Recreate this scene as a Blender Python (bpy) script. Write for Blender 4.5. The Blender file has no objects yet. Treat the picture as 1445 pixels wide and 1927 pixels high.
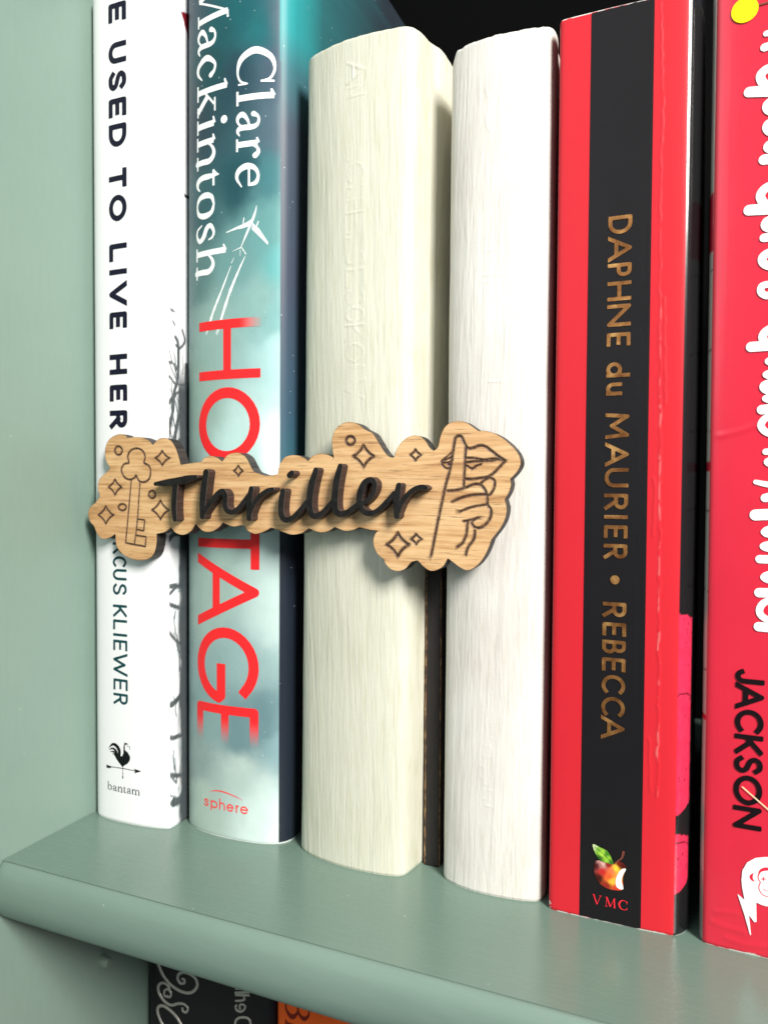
import bpy, math, random
import numpy as np
from mathutils import Matrix, Vector
from mathutils.geometry import delaunay_2d_cdt

# ------------------------------------------------------------------ camera, world, lamps, exposure
S = bpy.context.scene
COL = S.collection
MM = 0.001
PW, PH, PF = 1445, 1927, 1419.0                     # photograph size and focal length in its pixels
def _d(u, v):
    a = np.array([u - PW/2, v - PH/2, PF]); return a/np.linalg.norm(a)
_Z = -_d(440, 52000)
_Y = _d(1322, 911); _Y = _Y - _Z*(_Y @ _Z); _Y /= np.linalg.norm(_Y)
_X = np.cross(_Y, _Z)
ROT = np.stack([_X, _Y, _Z])                        # camera (right, down, forward) -> world
CAM = np.array([0.0, 0.0, 94.7])                    # millimetres; the shelf top is z = 0

cam = bpy.data.objects.new('camera', bpy.data.cameras.new('camera'))
COL.objects.link(cam)
r_, d_, f_ = ROT @ [1, 0, 0], ROT @ [0, 1, 0], ROT @ [0, 0, 1]
M = Matrix(((r_[0], -d_[0], -f_[0], CAM[0]*MM), (r_[1], -d_[1], -f_[1], CAM[1]*MM), (r_[2], -d_[2], -f_[2], CAM[2]*MM), (0, 0, 0, 1)))
cam.matrix_world = M
cd = cam.data
cd.sensor_fit = 'VERTICAL'; cd.sensor_height = 36.0; cd.lens = 36.0*PF/PH
cd.clip_start = 0.01; cd.clip_end = 20
cd.dof.use_dof = True; cd.dof.focus_distance = 0.176; cd.dof.aperture_fstop = 20.0
S.camera = cam

W = bpy.data.worlds.new('World'); S.world = W; W.use_nodes = True
bg = W.node_tree.nodes['Background']
bg.inputs[0].default_value = (0.86, 0.93, 1.0, 1); bg.inputs[1].default_value = 0.19

def area(name, loc, target, size, size_y, watts, color):
    l = bpy.data.lights.new(name, 'AREA'); l.shape = 'RECTANGLE'; l.size = size; l.size_y = size_y
    l.energy = watts; l.color = color
    o = bpy.data.objects.new(name, l); COL.objects.link(o)
    o.location = loc
    o.rotation_euler = (Vector(target) - Vector(loc)).to_track_quat('-Z', 'Y').to_euler()
    return o
area('window_light', (0.62, -0.40, 0.66), (-0.06, 0.17, 0.08), 0.24, 0.42, 23.5, (1.0, 0.965, 0.91))
area('room_light', (-0.50, -0.75, 0.55), (-0.08, 0.17, 0.08), 0.7, 0.7, 3.0, (0.90, 0.96, 1.0))

S.view_settings.view_transform = 'Standard'; S.view_settings.look = 'None'
S.view_settings.exposure = 0.0; S.view_settings.gamma = 1.0
S.render.engine = 'CYCLES'

# ------------------------------------------------------------------ geometry helpers (millimetres)
def ray(u, v): return ROT @ np.array([(u - PW/2)/PF, (v - PH/2)/PF, 1.0])
def on_y(u, v, y):
    r = ray(u, v); return CAM + r*((y - CAM[1])/r[1])
def on_x(u, v, x):
    r = ray(u, v); return CAM + r*((x - CAM[0])/r[0])
def lin(c):
    c = np.asarray(c, float)/255.0
    return np.where(c <= 0.04045, c/12.92, ((c + 0.055)/1.055)**2.4)
def smooth(t): t = np.clip(t, 0, 1); return t*t*(3 - 2*t)
_tab = {}
def vnoise(x, z, seed=0):                            # value noise, unit lattice
    if seed not in _tab: _tab[seed] = np.random.RandomState(seed).rand(256, 256)
    T = _tab[seed]
    x = np.asarray(x, float); z = np.asarray(z, float)
    xi = np.floor(x).astype(int); zi = np.floor(z).astype(int)
    fx = smooth(x - xi); fz = smooth(z - zi)
    a = T[xi % 256, zi % 256]; b = T[(xi+1) % 256, zi % 256]; c = T[xi % 256, (zi+1) % 256]; d = T[(xi+1) % 256, (zi+1) % 256]
    return (a*(1-fx) + b*fx)*(1-fz) + (c*(1-fx) + d*fx)*fz
def fnoise(x, z, seed=0, octv=4):
    s = 0; a = 1; n = 0
    for i in range(octv):
        s = s + a*vnoise(x*2**i, z*2**i, seed+i); n += a; a *= 0.5
    return s/n
def cr(pts, n=8, closed=False):                      # Catmull-Rom through points of any width
    P = np.array(pts, float)
    if closed: Q = np.vstack([P[-1], P, P[0], P[1]])
    else: Q = np.vstack([2*P[0]-P[1], P, 2*P[-1]-P[-2]])
    out = []
    for i in range(1, len(Q)-2):
        for k in range(n):
            t = k/n
            out.append(0.5*((2*Q[i]) + (-Q[i-1]+Q[i+1])*t + (2*Q[i-1]-5*Q[i]+4*Q[i+1]-Q[i+2])*t*t + (-Q[i-1]+3*Q[i]-3*Q[i+1]+Q[i+2])*t**3))
    if not closed: out.append(Q[-2])
    return np.array(out)

class Stroke:
    def __init__(s, pts, w, cap='round'):
        s.p = np.array(pts, float); s.w = np.broadcast_to(np.array(w, float), (len(s.p),))/2; s.cap = cap
        m = s.w.max()*1.5
        s.bb = (s.p[:, 0].min()-m, s.p[:, 0].max()+m, s.p[:, 1].min()-m, s.p[:, 1].max()+m)
    def sdf(s, X, Z):
        d = np.full(X.shape, 1e9)
        n = len(s.p)-1
        for i in range(n):
            a = s.p[i]; b = s.p[i+1]; ab = b-a; L2 = ab@ab
            if L2 < 1e-12: continue
            L = math.sqrt(L2)
            t = ((X-a[0])*ab[0] + (Z-a[1])*ab[1])/L2
            tc = np.clip(t, 0, 1)
            q = np.hypot(X-a[0]-tc*ab[0], Z-a[1]-tc*ab[1]) - (s.w[i]*(1-tc) + s.w[i+1]*tc)
            if s.cap in ('butt', 'square', 'ext'):
                e0 = {'butt': 0, 'square': s.w[i], 'ext': 2.4*s.w[i]}[s.cap]
                if i == 0 or i == n-1:
                    perp = np.abs((X-a[0])*ab[1] - (Z-a[1])*ab[0])/L - (s.w[i]*(1-tc) + s.w[i+1]*tc)
                    if i == 0: q0 = np.maximum(perp, -(t*L) - e0)
                    if i == n-1: q1 = np.maximum(perp, (t-1)*L - e0)
                    if n == 1: q = np.maximum(q0, q1)
                    elif i == 0: q = np.where(t < 0, q0, q)
                    else: q = np.where(t > 1, q1, q)
            d = np.minimum(d, q)
        return d
class Poly:
    def __init__(s, pts):
        s.p = np.array(pts, float)
        s.bb = (s.p[:, 0].min()-.3, s.p[:, 0].max()+.3, s.p[:, 1].min()-.3, s.p[:, 1].max()+.3)
    def sdf(s, X, Z):
        d = np.full(X.shape, 1e9); ins = np.zeros(X.shape, bool)
        n = len(s.p)
        for i in range(n):
            a = s.p[i]; b = s.p[(i+1) % n]; ab = b-a; L2 = ab@ab
            if L2 < 1e-12: continue
            t = np.clip(((X-a[0])*ab[0] + (Z-a[1])*ab[1])/L2, 0, 1)
            d = np.minimum(d, np.hypot(X-a[0]-t*ab[0], Z-a[1]-t*ab[1]))
            if a[1] != b[1]:
                c = ((a[1] > Z) != (b[1] > Z)) & (X < (b[0]-a[0])*(Z-a[1])/(b[1]-a[1]) + a[0])
                ins ^= c
        return np.where(ins, -d, d)

def fill(shapes, h, clip=None):
    """Filled marching squares over the union of the shapes: verts (n,2) and faces."""
    bb = np.array([s.bb for s in shapes])
    x0, x1, z0, z1 = bb[:, 0].min()-h, bb[:, 1].max()+h, bb[:, 2].min()-h, bb[:, 3].max()+h
    nx = int((x1-x0)/h)+2; nz = int((z1-z0)/h)+2
    gx = x0 + np.arange(nx)*h; gz = z0 + np.arange(nz)*h
    D = np.full((nx, nz), 1e9)
    for s in shapes:
        i0 = max(int((s.bb[0]-x0)/h)-1, 0); i1 = min(int((s.bb[1]-x0)/h)+3, nx)
        j0 = max(int((s.bb[2]-z0)/h)-1, 0); j1 = min(int((s.bb[3]-z0)/h)+3, nz)
        X, Z = np.meshgrid(gx[i0:i1], gz[j0:j1], indexing='ij')
        D[i0:i1, j0:j1] = np.minimum(D[i0:i1, j0:j1], s.sdf(X, Z))
    if clip is not None:
        X, Z = np.meshgrid(gx, gz, indexing='ij')
        D = np.maximum(D, np.maximum(np.maximum(clip[0]-X, X-clip[1]), np.maximum(clip[2]-Z, Z-clip[3])))
    I = D < 0
    verts = []; faces = []; vid = {}
    def gv(i, j):
        k = (i, j)
        if k not in vid: vid[k] = len(verts); verts.append((gx[i], gz[j]))
        return vid[k]
    def ev(i, j, i2, j2):
        if (i2, j2) < (i, j): i, j, i2, j2 = i2, j2, i, j
        k = (i, j, i2, j2)
        if k not in vid:
            a = D[i, j]; b = D[i2, j2]
            a = max(min(a, 2*h), -2*h); b = max(min(b, 2*h), -2*h)
            t = min(max(a/(a-b), 0.04), 0.96)
            vid[k] = len(verts); verts.append((gx[i]*(1-t)+gx[i2]*t, gz[j]*(1-t)+gz[j2]*t))
        return vid[k]
    cnt = I[:-1, :-1].astype(int) + I[1:, :-1] + I[1:, 1:] + I[:-1, 1:]
    for i, j in zip(*np.nonzero(cnt)):
        c = [(i, j), (i+1, j), (i+1, j+1), (i, j+1)]
        if cnt[i, j] == 4: faces.append([gv(*q) for q in c]); continue
        f = []
        for k in range(4):
            p = c[k]; q = c[(k+1) % 4]
            if I[p]: f.append(gv(*p))
            if I[p] != I[q]: f.append(ev(*p, *q))
        if len(f) >= 3: faces.append(f)
    return np.array(verts).reshape(-1, 2), faces

def mesh(name, verts, faces, mats, parent=None, color=None, burn=None, mi=None, shade=False, sharp=None):
    """verts in world millimetres; the object sits at its thing's origin."""
    v = np.asarray(verts, float)*MM
    if parent is not None:
        root = parent
        while root.parent: root = root.parent
        v = v - np.array(root.location)
    me = bpy.data.meshes.new(name); me.from_pydata(v.tolist(), [], [list(map(int, f)) for f in faces])
    for m in (mats if isinstance(mats, (list, tuple)) else [mats]): me.materials.append(m)
    if mi is not None: me.polygons.foreach_set('material_index', np.array(mi, dtype=np.int32))
    if color is not None:
        a = me.color_attributes.new('print', 'FLOAT_COLOR', 'POINT')
        c = np.ones((len(v), 4)); c[:, :3] = color; a.data.foreach_set('color', c.ravel())
    if burn is not None:
        a = me.attributes.new('burn', 'FLOAT', 'POINT'); a.data.foreach_set('value', np.asarray(burn, float))
    if shade: me.polygons.foreach_set('use_smooth', [True]*len(me.polygons))
    me.update()
    if shade and sharp: me.set_sharp_from_angle(angle=math.radians(sharp))
    o = bpy.data.objects.new(name, me); COL.objects.link(o)
    if parent is not None: o.parent = parent
    return o
def box(name, a, b, mat, parent=None, bevel=0.0):
    x0, y0, z0 = a; x1, y1, z1 = b
    v = [(x, y, z) for x in (x0, x1) for y in (y0, y1) for z in (z0, z1)]
    f = [(0, 1, 3, 2), (4, 6, 7, 5), (0, 4, 5, 1), (2, 3, 7, 6), (0, 2, 6, 4), (1, 5, 7, 3)]
    o = mesh(name, v, f, mat, parent)
    if bevel:
        m = o.modifiers.new('b', 'BEVEL'); m.width = bevel*MM; m.segments = 2
    return o
def thing(name, label, cat, loc, group=None):
    o = bpy.data.objects.new(name, None); COL.objects.link(o); o.empty_display_size = 0.02
    o.location = [c*MM for c in loc]; o['label'] = label; o['category'] = cat
    if group: o['group'] = group
    return o

# ------------------------------------------------------------------ materials
def newmat(name):
    m = bpy.data.materials.new(name); m.use_nodes = True
    nt = m.node_tree; return m, nt, nt.nodes['Principled BSDF']
def nd(nt, t, **k):
    n = nt.nodes.new(t)
    for a, b in k.items(): setattr(n, a, b)
    return n
def coords(nt, scale, rot=(0, 0, 0)):
    tc = nd(nt, 'ShaderNodeTexCoord'); mp = nd(nt, 'ShaderNodeMapping')
    mp.inputs['Scale'].default_value = scale; mp.inputs['Rotation'].default_value = rot
    nt.links.new(tc.outputs['Object'], mp.inputs[0]); return mp.outputs[0]
def noise(nt, vec, scale=1.0, detail=4, rough=0.55, dist=0):
    n = nd(nt, 'ShaderNodeTexNoise'); n.inputs['Scale'].default_value = scale; n.inputs['Detail'].default_value = detail
    n.inputs['Roughness'].default_value = rough; n.inputs['Distortion'].default_value = dist
    nt.links.new(vec, n.inputs['Vector']); return n.outputs['Fac']
def ramp(nt, fac, stops):
    r = nd(nt, 'ShaderNodeValToRGB'); e = r.color_ramp.elements
    while len(e) < len(stops): e.new(0.5)
    for i, (p, c) in enumerate(stops): e[i].position = p; e[i].color = (*c, 1) if len(c) == 3 else c
    nt.links.new(fac, r.inputs[0]); return r.outputs[0]
def mix(nt, fac, a, b, mode='MIX'):
    n = nd(nt, 'ShaderNodeMix', data_type='RGBA', blend_type=mode)
    for s, val in ((n.inputs[0], fac), (n.inputs[6], a), (n.inputs[7], b)):
        if hasattr(val, 'links'): nt.links.new(val, s)
        else: s.default_value = val if not isinstance(val, (tuple, list)) else ((*val, 1) if len(val) == 3 else val)
    return n.outputs[2]
def bump(nt, bsdf, height, strength, dist, prev=None):
    b = nd(nt, 'ShaderNodeBump'); b.inputs['Strength'].default_value = strength; b.inputs['Distance'].default_value = dist*MM
    nt.links.new(height, b.inputs['Height'])
    if prev is not None: nt.links.new(prev, b.inputs['Normal'])
    nt.links.new(b.outputs[0], bsdf.inputs['Normal']); return b.outputs[0]

def paint_mat(name, col, col2, rough, grain):
    """satin wood paint: brush lines along one axis, soft blotches and fine tooth"""
    m, nt, b = newmat(name)
    v1 = coords(nt, grain); n1 = noise(nt, v1, 1, 5, 0.6)
    v2 = coords(nt, (14, 14, 14)); n2 = noise(nt, v2, 1, 3)
    v3 = coords(nt, (2600, 2600, 2600)); n3 = noise(nt, v3, 1, 2)
    c = ramp(nt, n2, [(0.35, col), (0.7, col2)])
    c = mix(nt, 0.10, c, ramp(nt, n1, [(0.4, (0.5, 0.5, 0.5)), (0.6, (0.62, 0.62, 0.62))]), 'OVERLAY')
    vo = nd(nt, 'ShaderNodeTexVoronoi'); vo.inputs['Scale'].default_value = 210
    nt.links.new(coords(nt, (1, 1, 1)), vo.inputs['Vector'])
    f = nd(nt, 'ShaderNodeMath', operation='LESS_THAN'); f.inputs[1].default_value = 0.03
    nt.links.new(vo.outputs['Distance'], f.inputs[0])
    g = nd(nt, 'ShaderNodeMath', operation='GREATER_THAN'); g.inputs[1].default_value = 0.55
    nt.links.new(noise(nt, coords(nt, (40,)*3), 1, 2), g.inputs[0])
    k = nd(nt, 'ShaderNodeMath', operation='MULTIPLY'); nt.links.new(f.outputs[0], k.inputs[0]); nt.links.new(g.outputs[0], k.inputs[1])
    c = mix(nt, k.outputs[0], c, (0.55, 0.6, 0.56))
    nt.links.new(c, b.inputs['Base Color'])
    rr = nd(nt, 'ShaderNodeMapRange'); rr.inputs[3].default_value = rough-0.06; rr.inputs[4].default_value = rough+0.10
    nt.links.new(n1, rr.inputs[0]); nt.links.new(rr.outputs[0], b.inputs['Roughness'])
    p = bump(nt, b, n1, 0.35, 0.05); bump(nt, b, n3, 0.25, 0.03, p)
    return m
SAGE, SAGE2 = (0.130, 0.200, 0.163), (0.150, 0.222, 0.184)  # one sage paint; lighter and darker bases hold the light's angle in colour
M_WALL = paint_mat('sage_paint_lit_wall', (0.195, 0.282, 0.236), (0.215, 0.305, 0.257), 0.42, (160, 700, 160))
M_SHELF = paint_mat('sage_paint_shaded_shelf', SAGE, SAGE2, 0.24, (60, 1600, 1600))
M_NOSE = paint_mat('sage_paint_shaded_nosing', (0.145, 0.218, 0.180), (0.166, 0.242, 0.202), 0.50, (120, 1500, 1500))
m, nt, b = newmat('shade_dark_back'); b.inputs['Base Color'].default_value = (0.0022, 0.0025, 0.0025, 1); b.inputs['Roughness'].default_value = 0.8; b.inputs['Specular IOR Level'].default_value = 0.03; M_BACK = m  # deep shade behind the books is put into this near-black base

def cover_mat(name, rough=0.35, coat=0.0, spec=0.5, tooth=0.12, fine=3500, speck=0.0):
    """printed cover: colour comes from the 'print' attribute"""
    m, nt, b = newmat(name)
    a = nd(nt, 'ShaderNodeAttribute', attribute_name='print')
    col = a.outputs['Color']
    n3 = noise(nt, coords(nt, (fine,)*3), 1, 2); nl = noise(nt, coords(nt, (60,)*3), 1, 3)
    col = mix(nt, 0.10, col, ramp(nt, n3, [(0.3, (0.42,)*3), (0.7, (0.58,)*3)]), 'OVERLAY')
    if speck:
        vo = nd(nt, 'ShaderNodeTexVoronoi'); vo.inputs['Scale'].default_value = 520
        nt.links.new(coords(nt, (1, 1, 1)), vo.inputs['Vector'])
        f = nd(nt, 'ShaderNodeMath', operation='LESS_THAN'); f.inputs[1].default_value = 0.085
        nt.links.new(vo.outputs['Distance'], f.inputs[0])
        g = nd(nt, 'ShaderNodeMath', operation='GREATER_THAN'); g.inputs[1].default_value = 0.52
        nt.links.new(noise(nt, coords(nt, (90,)*3), 1, 2), g.inputs[0])
        k = nd(nt, 'ShaderNodeMath', operation='MULTIPLY'); nt.links.new(f.outputs[0], k.inputs[0]); nt.links.new(g.outputs[0], k.inputs[1])
        k2 = nd(nt, 'ShaderNodeMath', operation='MULTIPLY'); k2.inputs[1].default_value = speck; nt.links.new(k.outputs[0], k2.inputs[0])
        col = mix(nt, k2.outputs[0], col, (0.55, 0.62, 0.62))
    nt.links.new(col, b.inputs['Base Color'])
    b.inputs['Roughness'].default_value = rough; b.inputs['Specular IOR Level'].default_value = spec
    b.inputs['Coat Weight'].default_value = coat; b.inputs['Coat Roughness'].default_value = 0.12
    p = bump(nt, b, n3, tooth, 0.02); bump(nt, b, nl, 0.10, 0.5, p)
    return m
M_PRINT = cover_mat('matt_laminate_print', 0.42, 0.0, spec=0.22)
M_GLOSS = cover_mat('gloss_laminate_print', 0.30, 0.25)
M_HOST = cover_mat('soft_touch_print', 0.45, 0.0, spec=0.3, speck=0.6)
M_SIDEGLOSS = cover_mat('gloss_black_print', 0.2, 0.5, tooth=0.05)
M_INK = cover_mat('ink_print', 0.45, 0.0, spec=0.2)
def foil_mat():
    m, nt, b = newmat('copper_foil')
    n = noise(nt, coords(nt, (350,)*3), 1, 4)
    nt.links.new(ramp(nt, n, [(0.35, (0.22, 0.085, 0.025)), (0.55, (0.42, 0.19, 0.06)), (0.74, (0.75, 0.42, 0.15))]), b.inputs['Base Color'])
    b.inputs['Metallic'].default_value = 0.75; b.inputs['Roughness'].default_value = 0.38
    bump(nt, b, n, 0.3, 0.2); return m
M_FOIL = foil_mat()
def painted_book(name, c1, c2, zs, stray):
    """brush-painted hardback cloth: long vertical bristle lines over weave"""
    m, nt, b = newmat(name)
    n1 = noise(nt, coords(nt, (1900, 400, zs), (0, stray, 0)), 1, 5, 0.6, 0.5)
    n2 = noise(nt, coords(nt, (900, 300, 60), (0, -0.13 if stray > 0 else 0.16, 0)), 1, 4, 0.6, 0.8)
    wv = nd(nt, 'ShaderNodeTexWave', wave_type='BANDS', bands_direction='Z'); wv.inputs['Scale'].default_value = 640; wv.inputs['Distortion'].default_value = 1.2
    nt.links.new(coords(nt, (1, 1, 1)), wv.inputs['Vector'])
    nl = noise(nt, coords(nt, (45, 45, 25)), 1, 3)
    c = ramp(nt, nl, [(0.35, c1), (0.68, c2)])
    c = mix(nt, 0.30, c, ramp(nt, n1, [(0.36, (0.30, 0.29, 0.26)), (0.52, (0.55, 0.55, 0.55))]), 'OVERLAY')
    nt.links.new(c, b.inputs['Base Color'])
    b.inputs['Roughness'].default_value = 0.5
    p = bump(nt, b, n1, 0.42, 0.18); p = bump(nt, b, n2, 0.5, 0.30, p); bump(nt, b, wv.outputs['Fac'], 0.13, 0.06, p)
    return m
M_CREAM = painted_book('cream_brushed_paint', (0.585, 0.58, 0.475), (0.655, 0.648, 0.545), 90, 0.03)
M_WHITE = painted_book('white_brushed_paint', (0.65, 0.615, 0.565), (0.77, 0.745, 0.70), 160, -0.06)
def pages_mat():
    m, nt, b = newmat('page_edges')
    n = noise(nt, coords(nt, (5000, 40, 40)), 1, 3)
    nt.links.new(ramp(nt, n, [(0.3, (0.52, 0.46, 0.36)), (0.7, (0.72, 0.66, 0.55))]), b.inputs['Base Color'])
    b.inputs['Roughness'].default_value = 0.85; bump(nt, b, n, 0.5, 0.15); return m
M_PAGES = pages_mat()
def wood_mat():
    m, nt, b = newmat('oak_veneer')
    rot = (0, math.radians(3.0), 0)
    n1 = noise(nt, coords(nt, (45, 200, 620), rot), 1, 6, 0.6, 1.0)
    n2 = noise(nt, coords(nt, (130, 400, 4200), rot), 1, 4, 0.7)
    n3 = noise(nt, coords(nt, (30, 30, 60)), 1, 2)
    c = ramp(nt, n1, [(0.28, (0.34, 0.17, 0.065)), (0.43, (0.55, 0.315, 0.14)), (0.56, (0.66, 0.415, 0.205)), (0.74, (0.75, 0.50, 0.27))])
    pores = ramp(nt, n2, [(0.33, (0.05, 0.02, 0.01)), (0.43, (1, 1, 1))])
    c = mix(nt, 0.62, c, pores, 'MULTIPLY')
    c = mix(nt, 0.35, c, ramp(nt, n3, [(0.35, (0.42, 0.38, 0.34)), (0.65, (0.58, 0.58, 0.56))]), 'OVERLAY')
    a = nd(nt, 'ShaderNodeAttribute', attribute_name='burn')
    nb = noise(nt, coords(nt, (1800,)*3), 1, 3)
    ad = nd(nt, 'ShaderNodeMath', operation='MULTIPLY'); nt.links.new(a.outputs['Fac'], ad.inputs[0])
    mr = nd(nt, 'ShaderNodeMapRange'); mr.inputs[1].default_value = 0.3; mr.inputs[2].default_value = 0.7; mr.inputs[3].default_value = 0.82; mr.inputs[4].default_value = 1.25
    nt.links.new(nb, mr.inputs[0]); nt.links.new(mr.outputs[0], ad.inputs[1])
    c = mix(nt, ad.outputs[0], c, (0.045, 0.016, 0.009))
    nt.links.new(c, b.inputs['Base Color']); b.inputs['Roughness'].default_value = 0.55
    p = bump(nt, b, n2, 0.45, 0.08); bump(nt, b, n1, 0.2, 0.1, p)
    return m
M_WOOD = wood_mat()
def char_mat(name, c1, c2, edge=False, striate=(2500, 40, 300)):
    m, nt, b = newmat(name)
    n1 = noise(nt, coords(nt, striate), 1, 4)
    nt.links.new(ramp(nt, n1, [(0.35, c1), (0.7, c2)]), b.inputs['Base Color'])
    b.inputs['Roughness'].default_value = 0.62; bump(nt, b, n1, 0.4, 0.12); return m
M_CHAR = char_mat('charred_cut_edge', (0.012, 0.012, 0.012), (0.055, 0.048, 0.044))
M_LFACE = char_mat('black_painted_face', (0.006, 0.006, 0.006), (0.016, 0.015, 0.014), striate=(700, 700, 700)); M_LFACE.node_tree.nodes['Principled BSDF'].inputs['Specular IOR Level'].default_value = 0.18
M_LSIDE = char_mat('brown_cut_side', (0.016, 0.008, 0.007), (0.060, 0.030, 0.025), striate=(300, 30, 2600))
M_LEDGE = char_mat('pale_edge', (0.07, 0.065, 0.06), (0.14, 0.12, 0.11))  # paler rim along the letter faces
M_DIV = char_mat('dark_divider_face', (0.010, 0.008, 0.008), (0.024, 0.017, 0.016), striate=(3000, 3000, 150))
def chip_mat():
    m, nt, b = newmat('rough_brown_edge')
    n1 = noise(nt, coords(nt, (900, 900, 420)), 1, 5, 0.7)
    nt.links.new(ramp(nt, n1, [(0.40, (0.03, 0.015, 0.009)), (0.52, (0.22, 0.11, 0.05)), (0.66, (0.50, 0.30, 0.15))]), b.inputs['Base Color'])
    b.inputs['Roughness'].default_value = 0.7; bump(nt, b, n1, 0.6, 0.2); return m
M_CHIP = chip_mat()
def silver_mat():
    m, nt, b = newmat('silver_raised_print'); b.inputs['Base Color'].default_value = (0.42, 0.40, 0.37, 1)
    b.inputs['Metallic'].default_value = 0.35; b.inputs['Roughness'].default_value = 0.35; return m
M_SILVER = silver_mat()
m, nt, b = newmat('painted_pin'); b.inputs['Base Color'].default_value = (0.23, 0.31, 0.25, 1); b.inputs['Roughness'].default_value = 0.5; M_PIN = m

# ------------------------------------------------------------------ the bookcase
case = thing('bookcase', 'sage green painted wooden bookcase whose shelf with a rounded front edge carries the upright books', 'bookcase', (-163, 200, 0))
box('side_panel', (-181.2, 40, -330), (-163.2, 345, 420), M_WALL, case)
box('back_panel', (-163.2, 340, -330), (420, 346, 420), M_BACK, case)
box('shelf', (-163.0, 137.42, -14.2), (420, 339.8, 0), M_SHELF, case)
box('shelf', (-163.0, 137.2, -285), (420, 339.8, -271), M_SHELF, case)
def nosing(z0):
    prof = [(137.15, 0.0), (136.5, -0.12), (135.5, -1.1), (134.6, -2.8), (134.1, -5.2), (134.05, -8.0), (134.5, -10.4), (135.4, -12.6), (136.4, -13.8), (137.15, -14.15)]
    prof = cr(prof, 4)
    xs = np.concatenate([[-162.6, -162.3, -161.6], np.linspace(-160, 420, 300)])
    v = []; n = len(prof)
    for k, x in enumerate(xs):
        inset = [0.6, 0.2, 0.0][k] if k < 3 else 0
        for (y, z) in prof:
            wob = 0.10*(fnoise(x/5.0, z/3.0, 71) - 0.5)
            v.append((x, min(y + inset*0.9 + wob*(1 if y < 137 else 0), 137.15), z0 + z + (inset*0.6 if z < -7 else -inset*0.6)))
    f = []
    for i in range(len(xs)-1):
        for j in range(n-1):
            a = i*n+j; f.append((a, a+1, a+n+1, a+n))
    f.append(tuple(range(n))[::-1]); f.append(tuple((len(xs)-1)*n + j for j in range(n)))
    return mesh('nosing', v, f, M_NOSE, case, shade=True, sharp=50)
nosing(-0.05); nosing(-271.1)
# small painted shelf pin under the shelf against the side panel
def lathe_x(name, x0, c, prof, mat, parent, n=20):
    v = []; f = []
    for (dx, r) in prof:
        for k in range(n): v.append((x0+dx, c[0]+r*math.cos(2*math.pi*k/n), c[1]+r*math.sin(2*math.pi*k/n)))
    for i in range(len(prof)-1):
        for k in range(n): f.append((i*n+k, i*n+(k+1) % n, (i+1)*n+(k+1) % n, (i+1)*n+k))
    f.append(tuple(range(n))[::-1]); f.append(tuple((len(prof)-1)*n+k for k in range(n)))
    return mesh(name, v, f, mat, parent, shade=True, sharp=40)
pc = on_x(193, 1808, -163)
lathe_x('shelf_pin', -163.2, (pc[1], -14.3-1.6+0.0+min(0, pc[2]+15.9)), [(0, 1.7), (0.4, 1.7), (2.2, 1.5), (2.8, 1.0)], M_PIN, case)

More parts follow.
